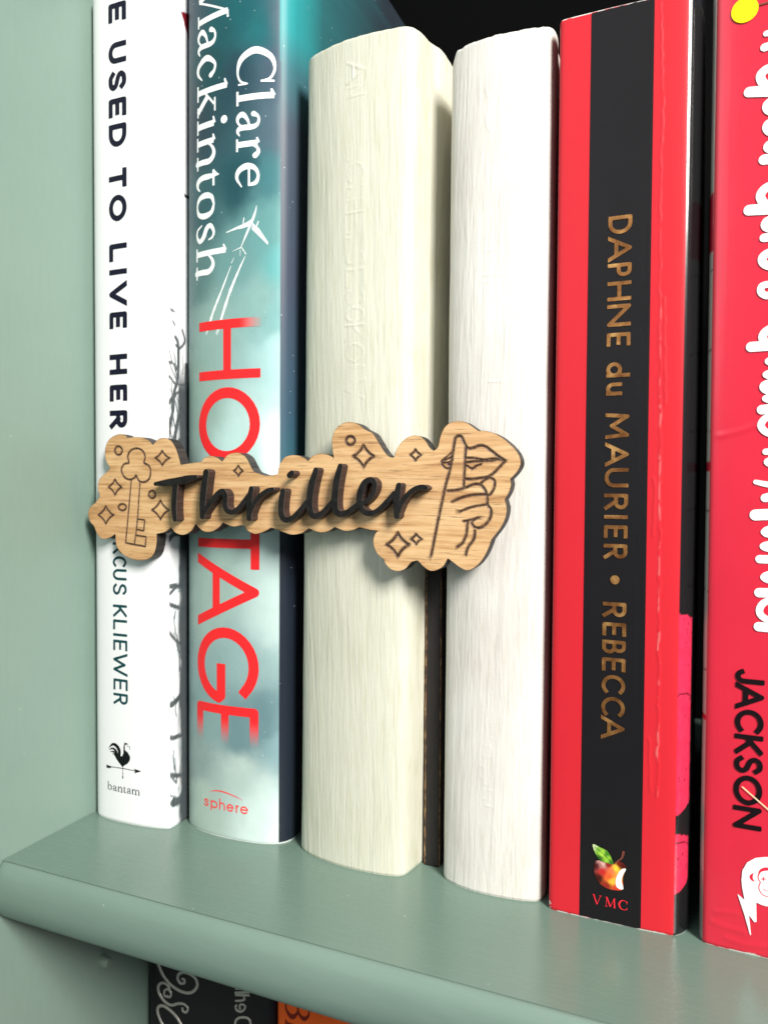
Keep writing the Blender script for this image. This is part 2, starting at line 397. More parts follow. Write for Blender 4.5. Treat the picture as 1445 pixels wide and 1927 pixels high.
# ------------------------------------------------------------------ books
class Book:
    """front profile (x, y) from left cover to right cover at the shelf, leaning by `lean` mm over its height"""
    def __init__(s, prof, z0, z1, lean=0.0, depth=128, chaikin=2):
        P = np.array(prof, float)
        for _ in range(chaikin):
            Q = [P[0]]
            for a, b in zip(P[:-1], P[1:]): Q += [a*0.75+b*0.25, a*0.25+b*0.75]
            Q.append(P[-1]); P = np.array(Q)
        s.P = P; s.z0, s.z1, s.lean, s.depth = z0, z1, lean, depth
        i = int(np.argmin(P[:, 0])); j = int(np.argmax(P[:, 0]))
        o = P[(P[:, 0] > P[i, 0]-1e-9)]
        # front surface as a function of x: the smallest y at each x
        xs = np.linspace(P[:, 0].min(), P[:, 0].max(), 600); ys = np.full(600, 1e9)
        for a, b in zip(P[:-1], P[1:]):
            lo, hi = min(a[0], b[0]), max(a[0], b[0])
            if hi-lo < 1e-6: continue
            m = (xs >= lo) & (xs <= hi)
            ys[m] = np.minimum(ys[m], a[1] + (b[1]-a[1])*(xs[m]-a[0])/(b[0]-a[0]))
        s.xs, s.ys = xs, np.where(ys > 1e8, ys[ys < 1e8].max(), ys)
        s.y0 = P[0, 1]
    def sh(s, z): return s.lean*(np.asarray(z)-s.z0)/(s.z1-s.z0)
    def Y(s, x, z=0): return np.interp(np.asarray(x)-s.sh(z), s.xs, s.ys)
    def hit(s, u, v):
        y = 170.0
        for _ in range(12):
            p = on_y(u, v, y); y = 0.5*y + 0.5*float(s.Y(p[0], p[2]))
        return np.array([p[0], p[2]])
    def build(s, root, mat, name='cover', ds=0.5, dz=1.0, color=None, disp=None, matidx=None, thick=0.5, back=None, top=None, extra_x=(), flare=None):
        # resample the profile
        P = s.P; seg = np.hypot(*np.diff(P, axis=0).T); L = np.concatenate([[0], np.cumsum(seg)])
        t = np.arange(0, L[-1], ds); t = np.append(t, L[-1])
        px = np.interp(t, L, P[:, 0]); py = np.interp(t, L, P[:, 1])
        ymax = s.y0
        # run the side boards back into the shelf
        yb = 168 + s.depth
        lead = np.array([(px[0] , y) for y in (yb, (yb+ymax)/2, ymax+12, ymax+3)]); tail = np.array([(px[-1], y) for y in (P[-1, 1]+3, P[-1, 1]+12, (yb+P[-1, 1])/2, yb)])
        path = np.vstack([lead, np.column_stack([px, py]), tail])
        n = len(path)
        tan = np.gradient(path, axis=0); tan /= np.maximum(np.linalg.norm(tan, axis=1), 1e-9)[:, None]
        nor = np.column_stack([tan[:, 1], -tan[:, 0]])          # outward (towards -y on the front)
        arc = np.concatenate([[0], np.cumsum(np.hypot(*np.diff(path, axis=0).T))])
        nz = max(int((s.z1-s.z0)/dz), 2)
        zs = s.z0 + (s.z1-s.z0)*np.linspace(0, 1, nz+1)
        zs = np.unique(np.concatenate([zs, s.z0 + np.array([0.12, 0.3, 0.55]), s.z1 - np.array([0.12, 0.3, 0.55])]))
        nz = len(zs)
        Xg = np.repeat(path[:, 0][None], nz, 0); Yg = np.repeat(path[:, 1][None], nz, 0); Zg = np.repeat(zs[:, None], n, 1).copy()
        if disp is not None:
            h = disp(Xg, Yg, Zg); Xg = Xg + nor[:, 0]*h; Yg = Yg + nor[:, 1]*h
        edge = np.minimum(Zg - s.z0, s.z1 - Zg)
        rb = np.where(edge < 0.6, 0.22*(1-smooth(edge/0.6)), 0); Xg = Xg - nor[:, 0]*rb; Yg = Yg - nor[:, 1]*rb
        if top is not None: Zg = Zg + top(Xg, Yg, Zg)
        Xs = Xg + s.sh(Zg)
        outer = np.stack([Xs, Yg, Zg], -1).reshape(-1, 3)
        inn = path - nor*thick
        rows = [0, nz-1]; inner = []
        for r in rows:
            zz = Zg[r]; inner.append(np.column_stack([inn[:, 0] + s.sh(zz), inn[:, 1], zz]))
        V = np.vstack([outer] + inner); o1 = nz*n; o2 = o1 + n
        F = []; MI = []
        mi_col = np.zeros(n-1, int) if matidx is None else np.array([matidx(0.5*(path[j, 0]+path[j+1, 0]), 0.5*(path[j, 1]+path[j+1, 1])) for j in range(n-1)])
        for i in range(nz-1):
            for j in range(n-1):
                a = i*n+j; F.append((a, a+1, a+n+1, a+n)); MI.append(mi_col[j])
        for j in range(n-1):
            F.append((j, o1+j, o1+j+1, j+1)); MI.append(mi_col[j])                                 # bottom rim
            a = (nz-1)*n+j; F.append((a, a+1, o2+j+1, o2+j)); MI.append(mi_col[j])               # top rim
            F.append((o1+j, o2+j, o2+j+1, o1+j+1)); MI.append(mi_col[j])                           # inside
        for e in (0, n-1):
            F.append((e, (nz-1)*n+e, o2+e, o1+e) if e == 0 else (e, o1+e, o2+e, (nz-1)*n+e)); MI.append(mi_col[0])
        C = None
        if color is not None:
            c1 = color(Xg.ravel(), Yg.ravel(), Zg.ravel()); paper = np.array([0.75, 0.72, 0.66])
            C = np.vstack([c1, np.tile(paper, (2*n, 1))])
        ob = mesh(name, V, F, mat, root, color=C, mi=MI, shade=True, sharp=60)
        return ob
    def pages(s, root, drop=0.4, inset=0.7, front=2.0, mat=None):
        x0, x1 = s.P[:, 0].min()+inset, s.P[:, 0].max()-inset
        xs = np.linspace(x0, x1, 12); yf = np.interp(xs, s.xs, s.ys) + front
        yf = np.maximum(yf, yf.min()+0.0)
        V = []
        for z in (s.z0+drop+0.2, s.z1-drop):
            for x, y in zip(xs, yf): V.append((x+s.sh(z), y, z))
            V.append((x1+s.sh(z), 168+s.depth-2, z)); V.append((x0+s.sh(z), 168+s.depth-2, z))
        k = 14; F = [tuple(range(k)), tuple(range(k, 2*k))[::-1]]
        for j in range(k): F.append((j, j+k, (j+1) % k + k, (j+1) % k))
        return mesh('page_block', V, F, M_PAGES, root)
    def decal(s, root, name, layers, mat=None, h=0.2, label=None):
        """layers: (shapes, colour or function(x,z)->rgb, lift in mm)"""
        V = []; F = []; C = []; n0 = 0
        for shapes, col, lift in layers:
            v, f = fill(shapes, h)
            if len(v) == 0: continue
            y = s.Y(v[:, 0], v[:, 1]) - lift
            V.append(np.column_stack([v[:, 0], y, v[:, 1]])); F += [[a+n0 for a in q] for q in f]
            C.append(col(v[:, 0], v[:, 1]) if callable(col) else np.tile(lin(col), (len(v), 1))); n0 += len(v)
        o = mesh(name, np.vstack(V), F, mat or M_INK, root, color=np.vstack(C), shade=True)
        if label: o['label'] = label
        return o

# ---- lettering: stroke glyphs in a unit box
def ell(cx, cy, rx, ry, a0, a1, n=20):
    return [(cx+rx*math.cos(math.radians(a0+(a1-a0)*k/n)), cy+ry*math.sin(math.radians(a0+(a1-a0)*k/n))) for k in range(n+1)]
O_ = ell(.5, .5, .5, .5, 0, 360, 32)
SANS = {
 'E': [[(1, 1), (0, 1), (0, 0), (1, 0)], [(0, .5), (.88, .5)]],
 'U': [[(0, 1), (0, .38)] + ell(.5, .38, .5, .38, 180, 360) + [(1, 1)]],
 'S': [cr([(.92, .84), (.74, .97), (.5, 1), (.2, .95), (.04, .77), (.18, .6), (.5, .5), (.82, .41), (.97, .23), (.8, .05), (.5, 0), (.24, .03), (.03, .17)], 5)],
 'D': [[(0, 0), (0, 1), (.3, 1)] + ell(.42, .5, .58, .5, 90, -90) + [(0, 0)]],
 'T': [[(0, 1), (1, 1)], [(.5, 1), (.5, 0)]],
 'O': [O_], 'L': [[(0, 1), (0, 0), (1, 0)]], 'I': [[(.5, 0), (.5, 1)]], 'V': [[(0, 1), (.5, 0), (1, 1)]],
 'H': [[(0, 0), (0, 1)], [(1, 0), (1, 1)], [(0, .5), (1, .5)]],
 'R': [[(0, 0), (0, 1), (.5, 1)] + ell(.55, .745, .4, .255, 90, -90, 12) + [(0, .49)], [(.45, .49), (1, 0)]],
 'P': [[(0, 0), (0, 1), (.5, 1)] + ell(.55, .725, .45, .275, 90, -90, 12) + [(0, .45)]],
 'B': [[(0, 0), (0, 1), (.5, 1)] + ell(.5, .76, .38, .24, 90, -90, 12) + [(0, .52)], [(.5, .52)] + ell(.55, .26, .45, .26, 90, -90, 12) + [(0, 0)]],
 'M': [[(.0, 0), (.08, 1), (.5, .22), (.92, 1), (1, 0)]],
 'A': [[(0, 0), (.5, 1), (1, 0)], [(.18, .32), (.82, .32)]],
 'C': [ell(.56, .5, .56, .5, 47, 313, 26)], 'G': [ell(.53, .5, .53, .5, 45, 345, 28) + [(1, .42), (.58, .42)]],
 'K': [[(0, 0), (0, 1)], [(.95, 1), (.06, .42)], [(.3, .58), (1, 0)]],
 'W': [[(0, 1), (.25, 0), (.5, .85), (.75, 0), (1, 1)]], 'N': [[(0, 0), (0, 1), (1, 0), (1, 1)]],
 'J': [[(1, 1), (1, .2)] + ell(.58, .22, .42, .24, 0, -160, 14)],
 'd': [[(1, 0), (1, 1)], ell(.5, .3, .5, .3, 0, 360, 24)],
 'u': [[(0, .62), (0, .28)] + ell(.5, .28, .5, .28, 180, 360, 14) + [(1, .62)], [(1, .3), (1, 0)]],
 's': [cr([(.88, .52), (.5, .64), (.12, .5), (.5, .34), (.9, .17), (.5, 0), (.06, .12)], 6)],
 'p': [[(0, .64), (0, -.28)], ell(.5, .32, .5, .32, 0, 360, 22)],
 'h': [[(0, 0), (0, 1)], [(0, .3)] + ell(.5, .34, .5, .3, 180, 0, 12) + [(1, 0)]],
 'e': [[(.04, .34), (1, .34)] , ell(.5, .32, .5, .32, 4, 320, 22)],
 'r': [[(0, 0), (0, .64)], cr([(0, .3), (.3, .58), (.95, .62)], 5)],
 '.': [ell(.5, .5, .18, .12, 0, 360, 16)],
}
def C_(pts, ws): return ('c', pts, ws)
SERIF = {
 'C': [C_([(.93, .70), (.86, .88), (.6, .975), (.28, .87), (.09, .5), (.27, .14), (.6, .03), (.86, .1), (.96, .3)], [.04, .06, .06, .13, .17, .14, .06, .05, .03]), ('l', [(.93, .64), (.95, .97)], .05), ('l', [(.955, .04), (.965, .28)], .04)],
 'l': [('l', [(.5, .02), (.5, .97)], .15), ('l', [(.1, .03), (.9, .03)], .06), ('l', [(.5, .96), (.14, .9)], [.09, .05])],
 'a': [C_([(.17, .47), (.28, .58), (.5, .6), (.68, .48), (.68, .14), (.8, .04), (.98, .09)], [.13, .07, .07, .12, .13, .08, .03]), C_([(.66, .37), (.35, .3), (.14, .17), (.25, .05), (.45, .05), (.66, .17)], [.04, .08, .13, .1, .06, .05])],
 'r': [('l', [(.3, .02), (.3, .58)], .14), ('l', [(.02, .03), (.62, .03)], .055), ('l', [(.3, .6), (.04, .56)], [.08, .045]), C_([(.34, .4), (.5, .56), (.72, .6), (.88, .52)], [.04, .07, .09, .14])],
 'e': [('l', [(.12, .36), (.88, .36)], .055), C_([(.88, .36), (.8, .54), (.5, .6), (.2, .5), (.1, .3), (.25, .09), (.55, .03), (.92, .16)], [.06, .1, .07, .11, .15, .13, .08, .03])],
 'M': [('l', [(.11, .02), (.15, .97)], .05), ('l', [(.16, .97), (.5, .06)], .14), ('l', [(.5, .05), (.85, .97)], .05), ('l', [(.85, .97), (.9, .02)], .14), ('l', [(0, .03), (.24, .03)], .05), ('l', [(.76, .03), (1, .03)], .05), ('l', [(.02, .97), (.18, .97)], .05), ('l', [(.84, .97), (.98, .97)], .05)],
 'c': [C_([(.86, .47), (.7, .58), (.42, .59), (.13, .33), (.35, .06), (.65, .03), (.94, .17)], [.13, .08, .08, .15, .12, .08, .03])],
 'k': [('l', [(.24, .02), (.24, .97)], .14), ('l', [(0, .03), (.5, .03)], .055), ('l', [(.24, .96), (.02, .9)], [.08, .045]), ('l', [(.28, .27), (.72, .58)], .055), ('l', [(.52, .605), (.95, .605)], .05), ('l', [(.42, .38), (.86, .03)], .13), ('l', [(.68, .03), (1, .03)], .05)],
 'i': [('l', [(.5, .02), (.5, .58)], .15), ('l', [(.08, .03), (.92, .03)], .055), ('l', [(.5, .6), (.1, .56)], [.08, .045]), ('l', [(.45, .89), (.46, .89)], .19)],
 'n': [('l', [(.2, .02), (.2, .58)], .14), ('l', [(0, .03), (.42, .03)], .055), ('l', [(.2, .6), (.01, .56)], [.08, .045]), C_([(.24, .4), (.42, .55), (.62, .58), (.79, .45), (.79, .22), (.79, .02)], [.04, .08, .11, .14, .14, .14]), ('l', [(.58, .03), (1, .03)], .055)],
 't': [C_([(.36, .74), (.36, .45), (.36, .2), (.5, .05), (.75, .04), (.95, .12)], [.03, .13, .14, .13, .08, .03]), ('l', [(.08, .58), (.85, .58)], .065), ('l', [(.1, .57), (.38, .72)], .04)],
 'o': [C_([(.5, .6), (.2, .52), (.1, .31), (.2, .1), (.5, .03), (.8, .1), (.9, .31), (.8, .52), (.5, .6)], [.06, .11, .15, .11, .06, .11, .15, .11, .06])],
 's': [C_([(.84, .44), (.74, .56), (.5, .6), (.2, .5), (.3, .37), (.68, .26), (.84, .13), (.6, .03), (.3, .05), (.12, .2)], [.04, .06, .08, .11, .13, .13, .11, .07, .06, .04])],
 'V': [('l', [(.14, .97), (.5, .02)], .12), ('l', [(.5, .02), (.86, .97)], .05), ('l', [(.0, .97), (.3, .97)], .04), ('l', [(.7, .97), (1, .97)], .04)],
 'O': [C_([(.5, .97), (.2, .86), (.06, .5), (.2, .14), (.5, .03), (.8, .14), (.94, .5), (.8, .86), (.5, .97)], [.06, .12, .17, .12, .06, .12, .17, .12, .06])],
 'B': [('l', [(.2, .02), (.2, .98)], .16), C_([(.2, .97), (.6, .95), (.82, .75), (.6, .55), (.2, .53)], [.06, .08, .16, .08, .05]), C_([(.2, .53), (.65, .5), (.92, .27), (.65, .04), (.2, .03)], [.05, .08, .18, .08, .06]), ('l', [(0, .03), (.3, .03)], .06), ('l', [(0, .97), (.3, .97)], .06)],
 'E': [('l', [(.2, .02), (.2, .98)], .16), ('l', [(0, .03), (.9, .03)], .06), ('l', [(0, .97), (.85, .97)], .06), ('l', [(.2, .52), (.65, .52)], .06), ('l', [(.9, .02), (.94, .25)], .06), ('l', [(.85, .75), (.85, .97)], .06)],
}
SERIF['h'] = [('l', [(.2, .02), (.2, .97)], .14), ('l', [(.2, .96), (.01, .9)], [.08, .045])] + [SERIF['n'][1]] + SERIF['n'][3:]
SERIF['b'] = [('l', [(.2, .05), (.2, .97)], .12), ('l', [(.2, .96), (.01, .9)], [.08, .045]), C_([(.24, .42), (.5, .58), (.82, .5), (.92, .3), (.8, .1), (.5, .03), (.2, .08)], [.04, .08, .12, .14, .11, .06, .05])]
SERIF['m'] = [('l', [(.12, .02), (.12, .58)], .13), ('l', [(0, .03), (.27, .03)], .05), ('l', [(.12, .6), (.0, .56)], [.08, .045])] + \
  [C_([(x+.03, .4), (x+.14, .55), (x+.26, .58), (x+.38, .45), (x+.38, .22), (x+.38, .02)], [.04, .08, .1, .13, .13, .13]) for x in (.12, .5)] + [('l', [(.38, .03), (.64, .03)], .05), ('l', [(.76, .03), (1, .03)], .05)]

def glyph(ch, x0, x1, z0, z1, down, w=None, face='sans'):
    """Box in (x,z): down=True reads down the spine (advance -z, letter-up +x)."""
    H = (x1-x0) if down else (z1-z0)
    def T(pts, ins):
        P = np.array(pts, float)
        if down:
            a = (z0-ins) - P[:, 0]*(z0-z1-2*ins); b = (x0+ins) + P[:, 1]*(x1-x0-2*ins); return np.column_stack([b, a])
        return np.column_stack([(x0+ins) + P[:, 0]*(x1-x0-2*ins), (z0+ins) + P[:, 1]*(z1-z0-2*ins)])
    out = []
    if face == 'sans':
        for st in SANS[ch]: out.append(Stroke(T(st, w/2), w, 'ext' if ch in 'AVNMWK' and len(st) != 2 else 'square'))
    else:
        for k, pts, ws in SERIF[ch]:
            if k == 'c':
                W_ = np.array(ws)[:, None]; Q = cr(np.hstack([np.array(pts, float), W_]), 6); out.append(Stroke(T(Q[:, :2], 0), Q[:, 2]*H, 'round'))
            else: out.append(Stroke(T(pts, 0), np.array(ws)*H, 'round' if ch == 'i' and pts[0][1] > .8 else 'butt'))
    if face == 'sans' and ch in 'AVNMWK':        # cut pointed strokes flush with the cap line
        class Clip:
            pass
        bb = (x0, x1, min(z0, z1)-.35*w, max(z0, z1)+.35*w)
        for s in out:
            s._f = s.sdf
            def g(X, Z, s=s, bb=bb):
                return np.maximum(s._f(X, Z), np.maximum(np.maximum(bb[0]-X, X-bb[1]), np.maximum(bb[2]-Z-(.0), Z-bb[3])))
            s.sdf = g
    return out
def run_down(bk, spec, ub, ut, w=None, face='sans'):
    """spec: (char, v0, v1) photo rows at the baseline; ub/ut: ((u,v),(u,v)) for the baseline and the cap line"""
    L = []
    def at(l, v): (ua, va), (ub_, vb) = l; return ua + (ub_-ua)*(v-va)/(vb-va)
    for ch, v0, v1 in spec:
        p0 = bk.hit(at(ub, v0), v0); p1 = bk.hit(at(ub, v1), v1); vm = (v0+v1)/2
        xt = bk.hit(at(ut, vm), vm)[0]
        L += glyph(ch, (p0[0]+p1[0])/2, xt, p0[1], p1[1], True, w, face)
    return L
def trace(bk, pts, org, sc):
    return np.array([bk.hit(org[0]+p[0]/sc, org[1]+p[1]/sc) for p in pts])
def tstroke(bk, pts, ws, org, sc, smoothn=5, k=0.13):
    """stroke traced on the photograph; widths in photo pixels, k = mm per photo pixel"""
    P = trace(bk, pts, org, sc); W_ = np.broadcast_to(np.array(ws, float), (len(P),))/sc*k
    Q = np.column_stack([P, W_])
    if smoothn and len(P) > 2: Q = cr(Q, smoothn)
    return Stroke(Q[:, :2], Q[:, 2], 'round')
GRP = 'books standing upright on the green shelf'

# ===== 1. white book
b1 = Book([(-161.6, 176), (-161.8, 170.5), (-161.3, 168.2), (-158.8, 167.0), (-153, 166.4), (-146, 166.5), (-140, 167.2), (-136.3, 168.3), (-135.2, 169.2), (-135.3, 174), (-135.3, 183)], 0, 234, lean=-0.3)
r1 = thing('book', 'white jacketed book with bold navy title and black rooster emblem, beside the green side panel', 'book', (-149, 168, 0), GRP)
branches = []
def bstroke(pts, w, org=(300, 500), sc=5.353):
    P = []
    for p in pts:
        q = on_x(org[0]+p[0]/sc, org[1]+p[1]/sc, -135.4); P.append((q[1], q[2]))
    branches.append(Stroke(cr(P, 4) if len(P) > 2 else P, w*0.30/1.0*np.ones(len(cr(P, 4)) if len(P) > 2 else 2), 'round'))
for p, w in [([(100, 1740), (115, 1600), (140, 1450), (150, 1280), (185, 1150), (195, 950), (190, 780), (165, 720)], 3.2), ([(155, 1730), (185, 1580), (220, 1430), (265, 1280), (275, 1000)], 4.0),
             ([(85, 1420), (130, 1330), (170, 1290), (240, 1250)], 2.2), ([(90, 1080), (125, 1140), (165, 1190), (250, 1200)], 2.0), ([(170, 800), (210, 830), (260, 760), (235, 650)], 2.0), ([(95, 960), (160, 1000), (190, 1060)], 1.6),
             ([(210, 1600), (250, 1480), (285, 1350)], 2.6), ([(200, 1760), (240, 1740), (290, 1720)], 3.0), ([(230, 1820), (290, 1740)], 2.0), ([(120, 440), (150, 460)], 1.5), ([(140, 560), (160, 600)], 1.2)]: bstroke(p, w)
for p, w in [([(55, 130), (100, 80), (160, 100)], 4.0), ([(160, 80), (175, 250), (165, 350), (130, 400)], 4.5), ([(60, 410), (110, 408), (175, 415)], 4.0), ([(60, 470), (90, 430), (110, 410)], 2.5), ([(62, 520), (110, 540), (175, 550)], 3.5),
             ([(62, 690), (100, 745), (160, 780)], 2.5), ([(65, 1160), (110, 1120), (170, 1040)], 5.0), ([(68, 1360), (110, 1350), (170, 1330)], 4.0), ([(70, 1590), (120, 1592), (170, 1580)], 4.0), ([(175, 300), (172, 800), (176, 1200), (175, 1800)], 5.0), ([(90, 1760), (130, 1740), (165, 1660)], 8)]:
    bstroke(p, w, (300, 980), 3.322)
rt = random.Random(12)
for i in range(46):
    z = rt.uniform(84, 128) if i < 30 else rt.uniform(4, 80)
    y = rt.uniform(170, 175); P = [(y, z)]; dy, dz = rt.uniform(-.9, .2), rt.uniform(.3, 1.6)
    for _ in range(rt.randint(3, 6)): P.append((P[-1][0]+dy+rt.uniform(-.4, .4), P[-1][1]+dz+rt.uniform(-.5, .7)))
    branches.append(Stroke(P, np.linspace(rt.uniform(.15, .45), .05, len(P)), 'round'))
def red_tri():
    a = [on_x(*q, -135.4) for q in ((342, 20), (362, 28), (362, 90), (356, 74))]
    return Poly([(q[1], q[2]) for q in a])
RT = red_tri(); BT = Poly([(q[1], q[2]) for q in [on_x(*q, -135.4) for q in ((343, 364), (360, 370), (360, 380))]])
def col1(x, y, z):
    c = np.tile(np.array([0.84, 0.845, 0.86]), (len(x), 1))
    side = (x > -136.1) & (y > 169.0)
    if side.any():
        Y = y[side]; Z = z[side]; d = np.full(Y.shape, 9.)
        for s in branches: d = np.minimum(d, s.sdf(Y, Z))
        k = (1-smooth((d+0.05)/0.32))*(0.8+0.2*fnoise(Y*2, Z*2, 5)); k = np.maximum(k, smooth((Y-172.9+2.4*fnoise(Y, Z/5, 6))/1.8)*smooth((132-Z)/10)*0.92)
        pale = 0.22*smooth((fnoise(Y*.5, Z*.22, 9)-0.5)*5)*(Z < 125)
        cc = c[side]*(1-pale[:, None]) + np.array([0.42, 0.62, 0.68])*pale[:, None]
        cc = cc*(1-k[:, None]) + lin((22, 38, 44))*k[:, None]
        r = RT.sdf(Y, Z) < 0; cc[r] = lin((120, 20, 35)); cc[BT.sdf(Y, Z) < 0] = lin((20, 20, 22))
        c[side] = cc
    return c
b1.P[:, 0] = b1.P[:, 0]
b1.build(r1, M_PRINT, ds=0.3, dz=0.45, color=col1, disp=lambda X, Y, Z: 0.06*(fnoise(X/9, Z/40, 3)-.5))
b1.pages(r1)
NAVY = (16, 16, 48)
spec = [('E', 10, 46), ('U', 84, 124), ('S', 138, 175), ('E', 189, 224), ('D', 237, 280), ('T', 321, 357), ('O', 370, 419), ('L', 461, 494), ('I', 507, 521), ('V', 534, 577), ('E', 589, 620), ('H', 668, 706), ('E', 725, 756), ('R', 773, 807), ('E', 828, 858)]
b1.decal(r1, 'title_lettering', [(run_down(b1, spec, ((204.5, 10), (207.5, 800)), ((238, 10), (240.5, 800)), 1.5), (15, 15, 38), 0.05)], h=0.16)
spec = [('M', 950, 984), ('A', 988, 1014), ('R', 1020, 1042), ('C', 1046, 1067), ('U', 1070, 1091), ('S', 1097, 1119), ('K', 1137, 1160), ('L', 1165, 1184), ('I', 1189, 1198), ('E', 1203, 1223), ('W', 1228, 1270), ('E', 1276, 1297), ('R', 1303, 1324)]
b1.decal(r1, 'author_lettering', [(run_down(b1, spec, ((213, 1040), (214.5, 1324)), ((238.5, 1040), (241.5, 1324)), 0.74), (12, 66, 72), 0.05)], h=0.12)
o, s = (180, 1380), 12.04
def T1(p, w): return tstroke(b1, p, w, o, s, k=0.148)
cock = [Poly(trace(b1, [(620, 765), (530, 655), (470, 565), (435, 480), (500, 470), (560, 515), (610, 515), (638, 450), (640, 300), (652, 260), (672, 290), (672, 380), (735, 430), (790, 530), (785, 610), (735, 685), (650, 735)], o, s)),
        T1([(540, 540), (545, 400), (490, 290), (400, 245), (310, 320)], [70, 90, 85, 60, 12]), T1([(500, 500), (470, 400), (400, 340), (310, 365)], [60, 60, 45, 10]), T1([(480, 500), (430, 420), (340, 410)], [60, 45, 10]), T1([(470, 520), (430, 470), (390, 460)], [50, 30, 8]),
        T1([(655, 300), (675, 230), (700, 240)], [20, 26, 16]), Poly(trace(b1, [(650, 205), (690, 215), (755, 245), (690, 262)], o, s)), T1([(715, 290), (775, 300), (780, 360)], [12, 12, 18]),
        T1([(250, 735), (625, 795), (900, 850)], [16, 17, 16]), Poly(trace(b1, [(880, 800), (1045, 860), (890, 905), (905, 852)], o, s)), Poly(trace(b1, [(245, 700), (370, 750), (355, 785), (250, 780), (275, 738)], o, s)),
        T1([(625, 760), (625, 985)], 14), T1([(622, 985), (622, 1005)], 34)]
b1.decal(r1, 'rooster_emblem', [(cock, (10, 12, 16), 0.05)], h=0.07)
L = []
zb = b1.hit(204, 1485)[1]; h_ = b1.hit(204, 1469)[1]-zb
for ch, u0, u1 in [('b', 203, 211.5), ('a', 213, 221.5), ('n', 222, 232), ('t', 232.5, 238.5), ('a', 239.5, 248), ('m', 248.5, 264)]:
    L += glyph(ch, b1.hit(u0, 1487)[0], b1.hit(u1, 1490)[0], zb, zb+h_, False, None, 'serif')
b1.decal(r1, 'publisher_lettering', [(L, (60, 62, 66), 0.05)], h=0.06)

# ===== 2. teal thriller
b2 = Book([(-133.7, 180), (-133.9, 176.0), (-133.4, 174.2), (-129, 171.6), (-122.5, 170.3), (-115, 170.1), (-108, 170.9), (-103.2, 172.6), (-100.9, 175.3), (-100.8, 180)], 0, 261, lean=0.45)
r2 = thing('book', 'teal paperback with HOSTAGE in red capitals, white author name and a small airplane', 'book', (-117, 171, 0), GRP)
ART = [(365, 20, 75, 100, 115), (410, 60, 30, 105, 112), (450, 15, 25, 115, 122), (480, 50, 35, 128, 134), (530, 30, 105, 125, 138), (400, 130, 32, 92, 98), (520, 130, 98, 112, 130), (440, 150, 48, 82, 98), (525, 250, 112, 128, 142), (370, 240, 52, 78, 92), (450, 330, 38, 95, 105), (515, 340, 95, 152, 158), (375, 400, 70, 115, 122),
       (500, 440, 112, 168, 168), (440, 480, 118, 165, 165), (530, 480, 112, 188, 188), (370, 520, 100, 140, 140), (480, 560, 148, 190, 186), (530, 590, 138, 190, 190), (400, 620, 150, 182, 176), (535, 660, 178, 216, 216), (375, 750, 155, 184, 174), (460, 850, 192, 226, 222), (530, 850, 238, 252, 252), (365, 1000, 150, 175, 170), (400, 1100, 165, 190, 182), (520, 1150, 195, 218, 214),
       (470, 1250, 152, 182, 182), (390, 1330, 138, 168, 168), (500, 1355, 108, 140, 146), (450, 1385, 112, 144, 150), (375, 1415, 150, 172, 170), (530, 1395, 140, 172, 178), (450, 1440, 188, 208, 202), (380, 1520, 182, 202, 192), (500, 1540, 215, 235, 230), (530, 1570, 232, 246, 244)]  # print colours, with the shading of the curved left side kept in them
AP = np.array([b2.hit(a[0], a[1]) for a in ART]); AC = np.array([lin(a[2:])*(np.array([.42, .54, .56]) if a[1] < 420 else 0.74 if a[1] < 620 else 0.84) for a in ART])
def art2(x, z):
    x = np.asarray(x, float) + 2.2*(fnoise(x/9, z/9, 21)-.5); z = np.asarray(z, float) + 9*(fnoise(x/9+7, z/9, 25)-.5)
    w = 1.0/(((x[:, None]-AP[:, 0])**2*1.4 + (z[:, None]-AP[:, 1])**2*0.8)+6.0)**1.9
    c = (w @ AC)/w.sum(1)[:, None]
    return c*(0.94+0.12*fnoise(x/2.5, z/2.5, 31)[:, None])
XE = float(b2.hit(556-12, 300)[0])
def col2(x, y, z):
    c = art2(x, z)
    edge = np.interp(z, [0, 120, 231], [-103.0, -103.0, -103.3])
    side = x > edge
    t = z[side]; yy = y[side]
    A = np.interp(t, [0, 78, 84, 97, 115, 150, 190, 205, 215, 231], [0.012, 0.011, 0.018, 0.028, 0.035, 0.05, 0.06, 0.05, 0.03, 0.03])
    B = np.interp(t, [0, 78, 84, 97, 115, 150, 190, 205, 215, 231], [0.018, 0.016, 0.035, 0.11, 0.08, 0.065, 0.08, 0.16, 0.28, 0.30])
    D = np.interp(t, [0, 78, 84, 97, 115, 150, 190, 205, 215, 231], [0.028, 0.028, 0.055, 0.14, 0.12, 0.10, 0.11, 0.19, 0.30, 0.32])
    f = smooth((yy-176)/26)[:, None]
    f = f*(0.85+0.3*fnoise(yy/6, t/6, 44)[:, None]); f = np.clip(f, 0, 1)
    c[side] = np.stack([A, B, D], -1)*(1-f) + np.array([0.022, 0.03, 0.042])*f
    worn = (z < 0.25+0.25*vnoise(x/1.3, z*0, 12))
    c[worn] = (0.8, 0.83, 0.82)
    return c
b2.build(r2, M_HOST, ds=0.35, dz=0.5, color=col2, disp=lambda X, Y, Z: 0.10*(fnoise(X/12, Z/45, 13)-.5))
b2.pages(r2)
RED = (250, 44, 48)
hspec = [('H', 608, 718), ('O', 733, 870), ('S', 886, 964), ('T', 974, 1066), ('A', 1044, 1171), ('G', 1174, 1309), ('E', 1317, 1403)]
ub, ut = ((376, 608), (371.5, 1400)), ((491, 608), (486.5, 1400))
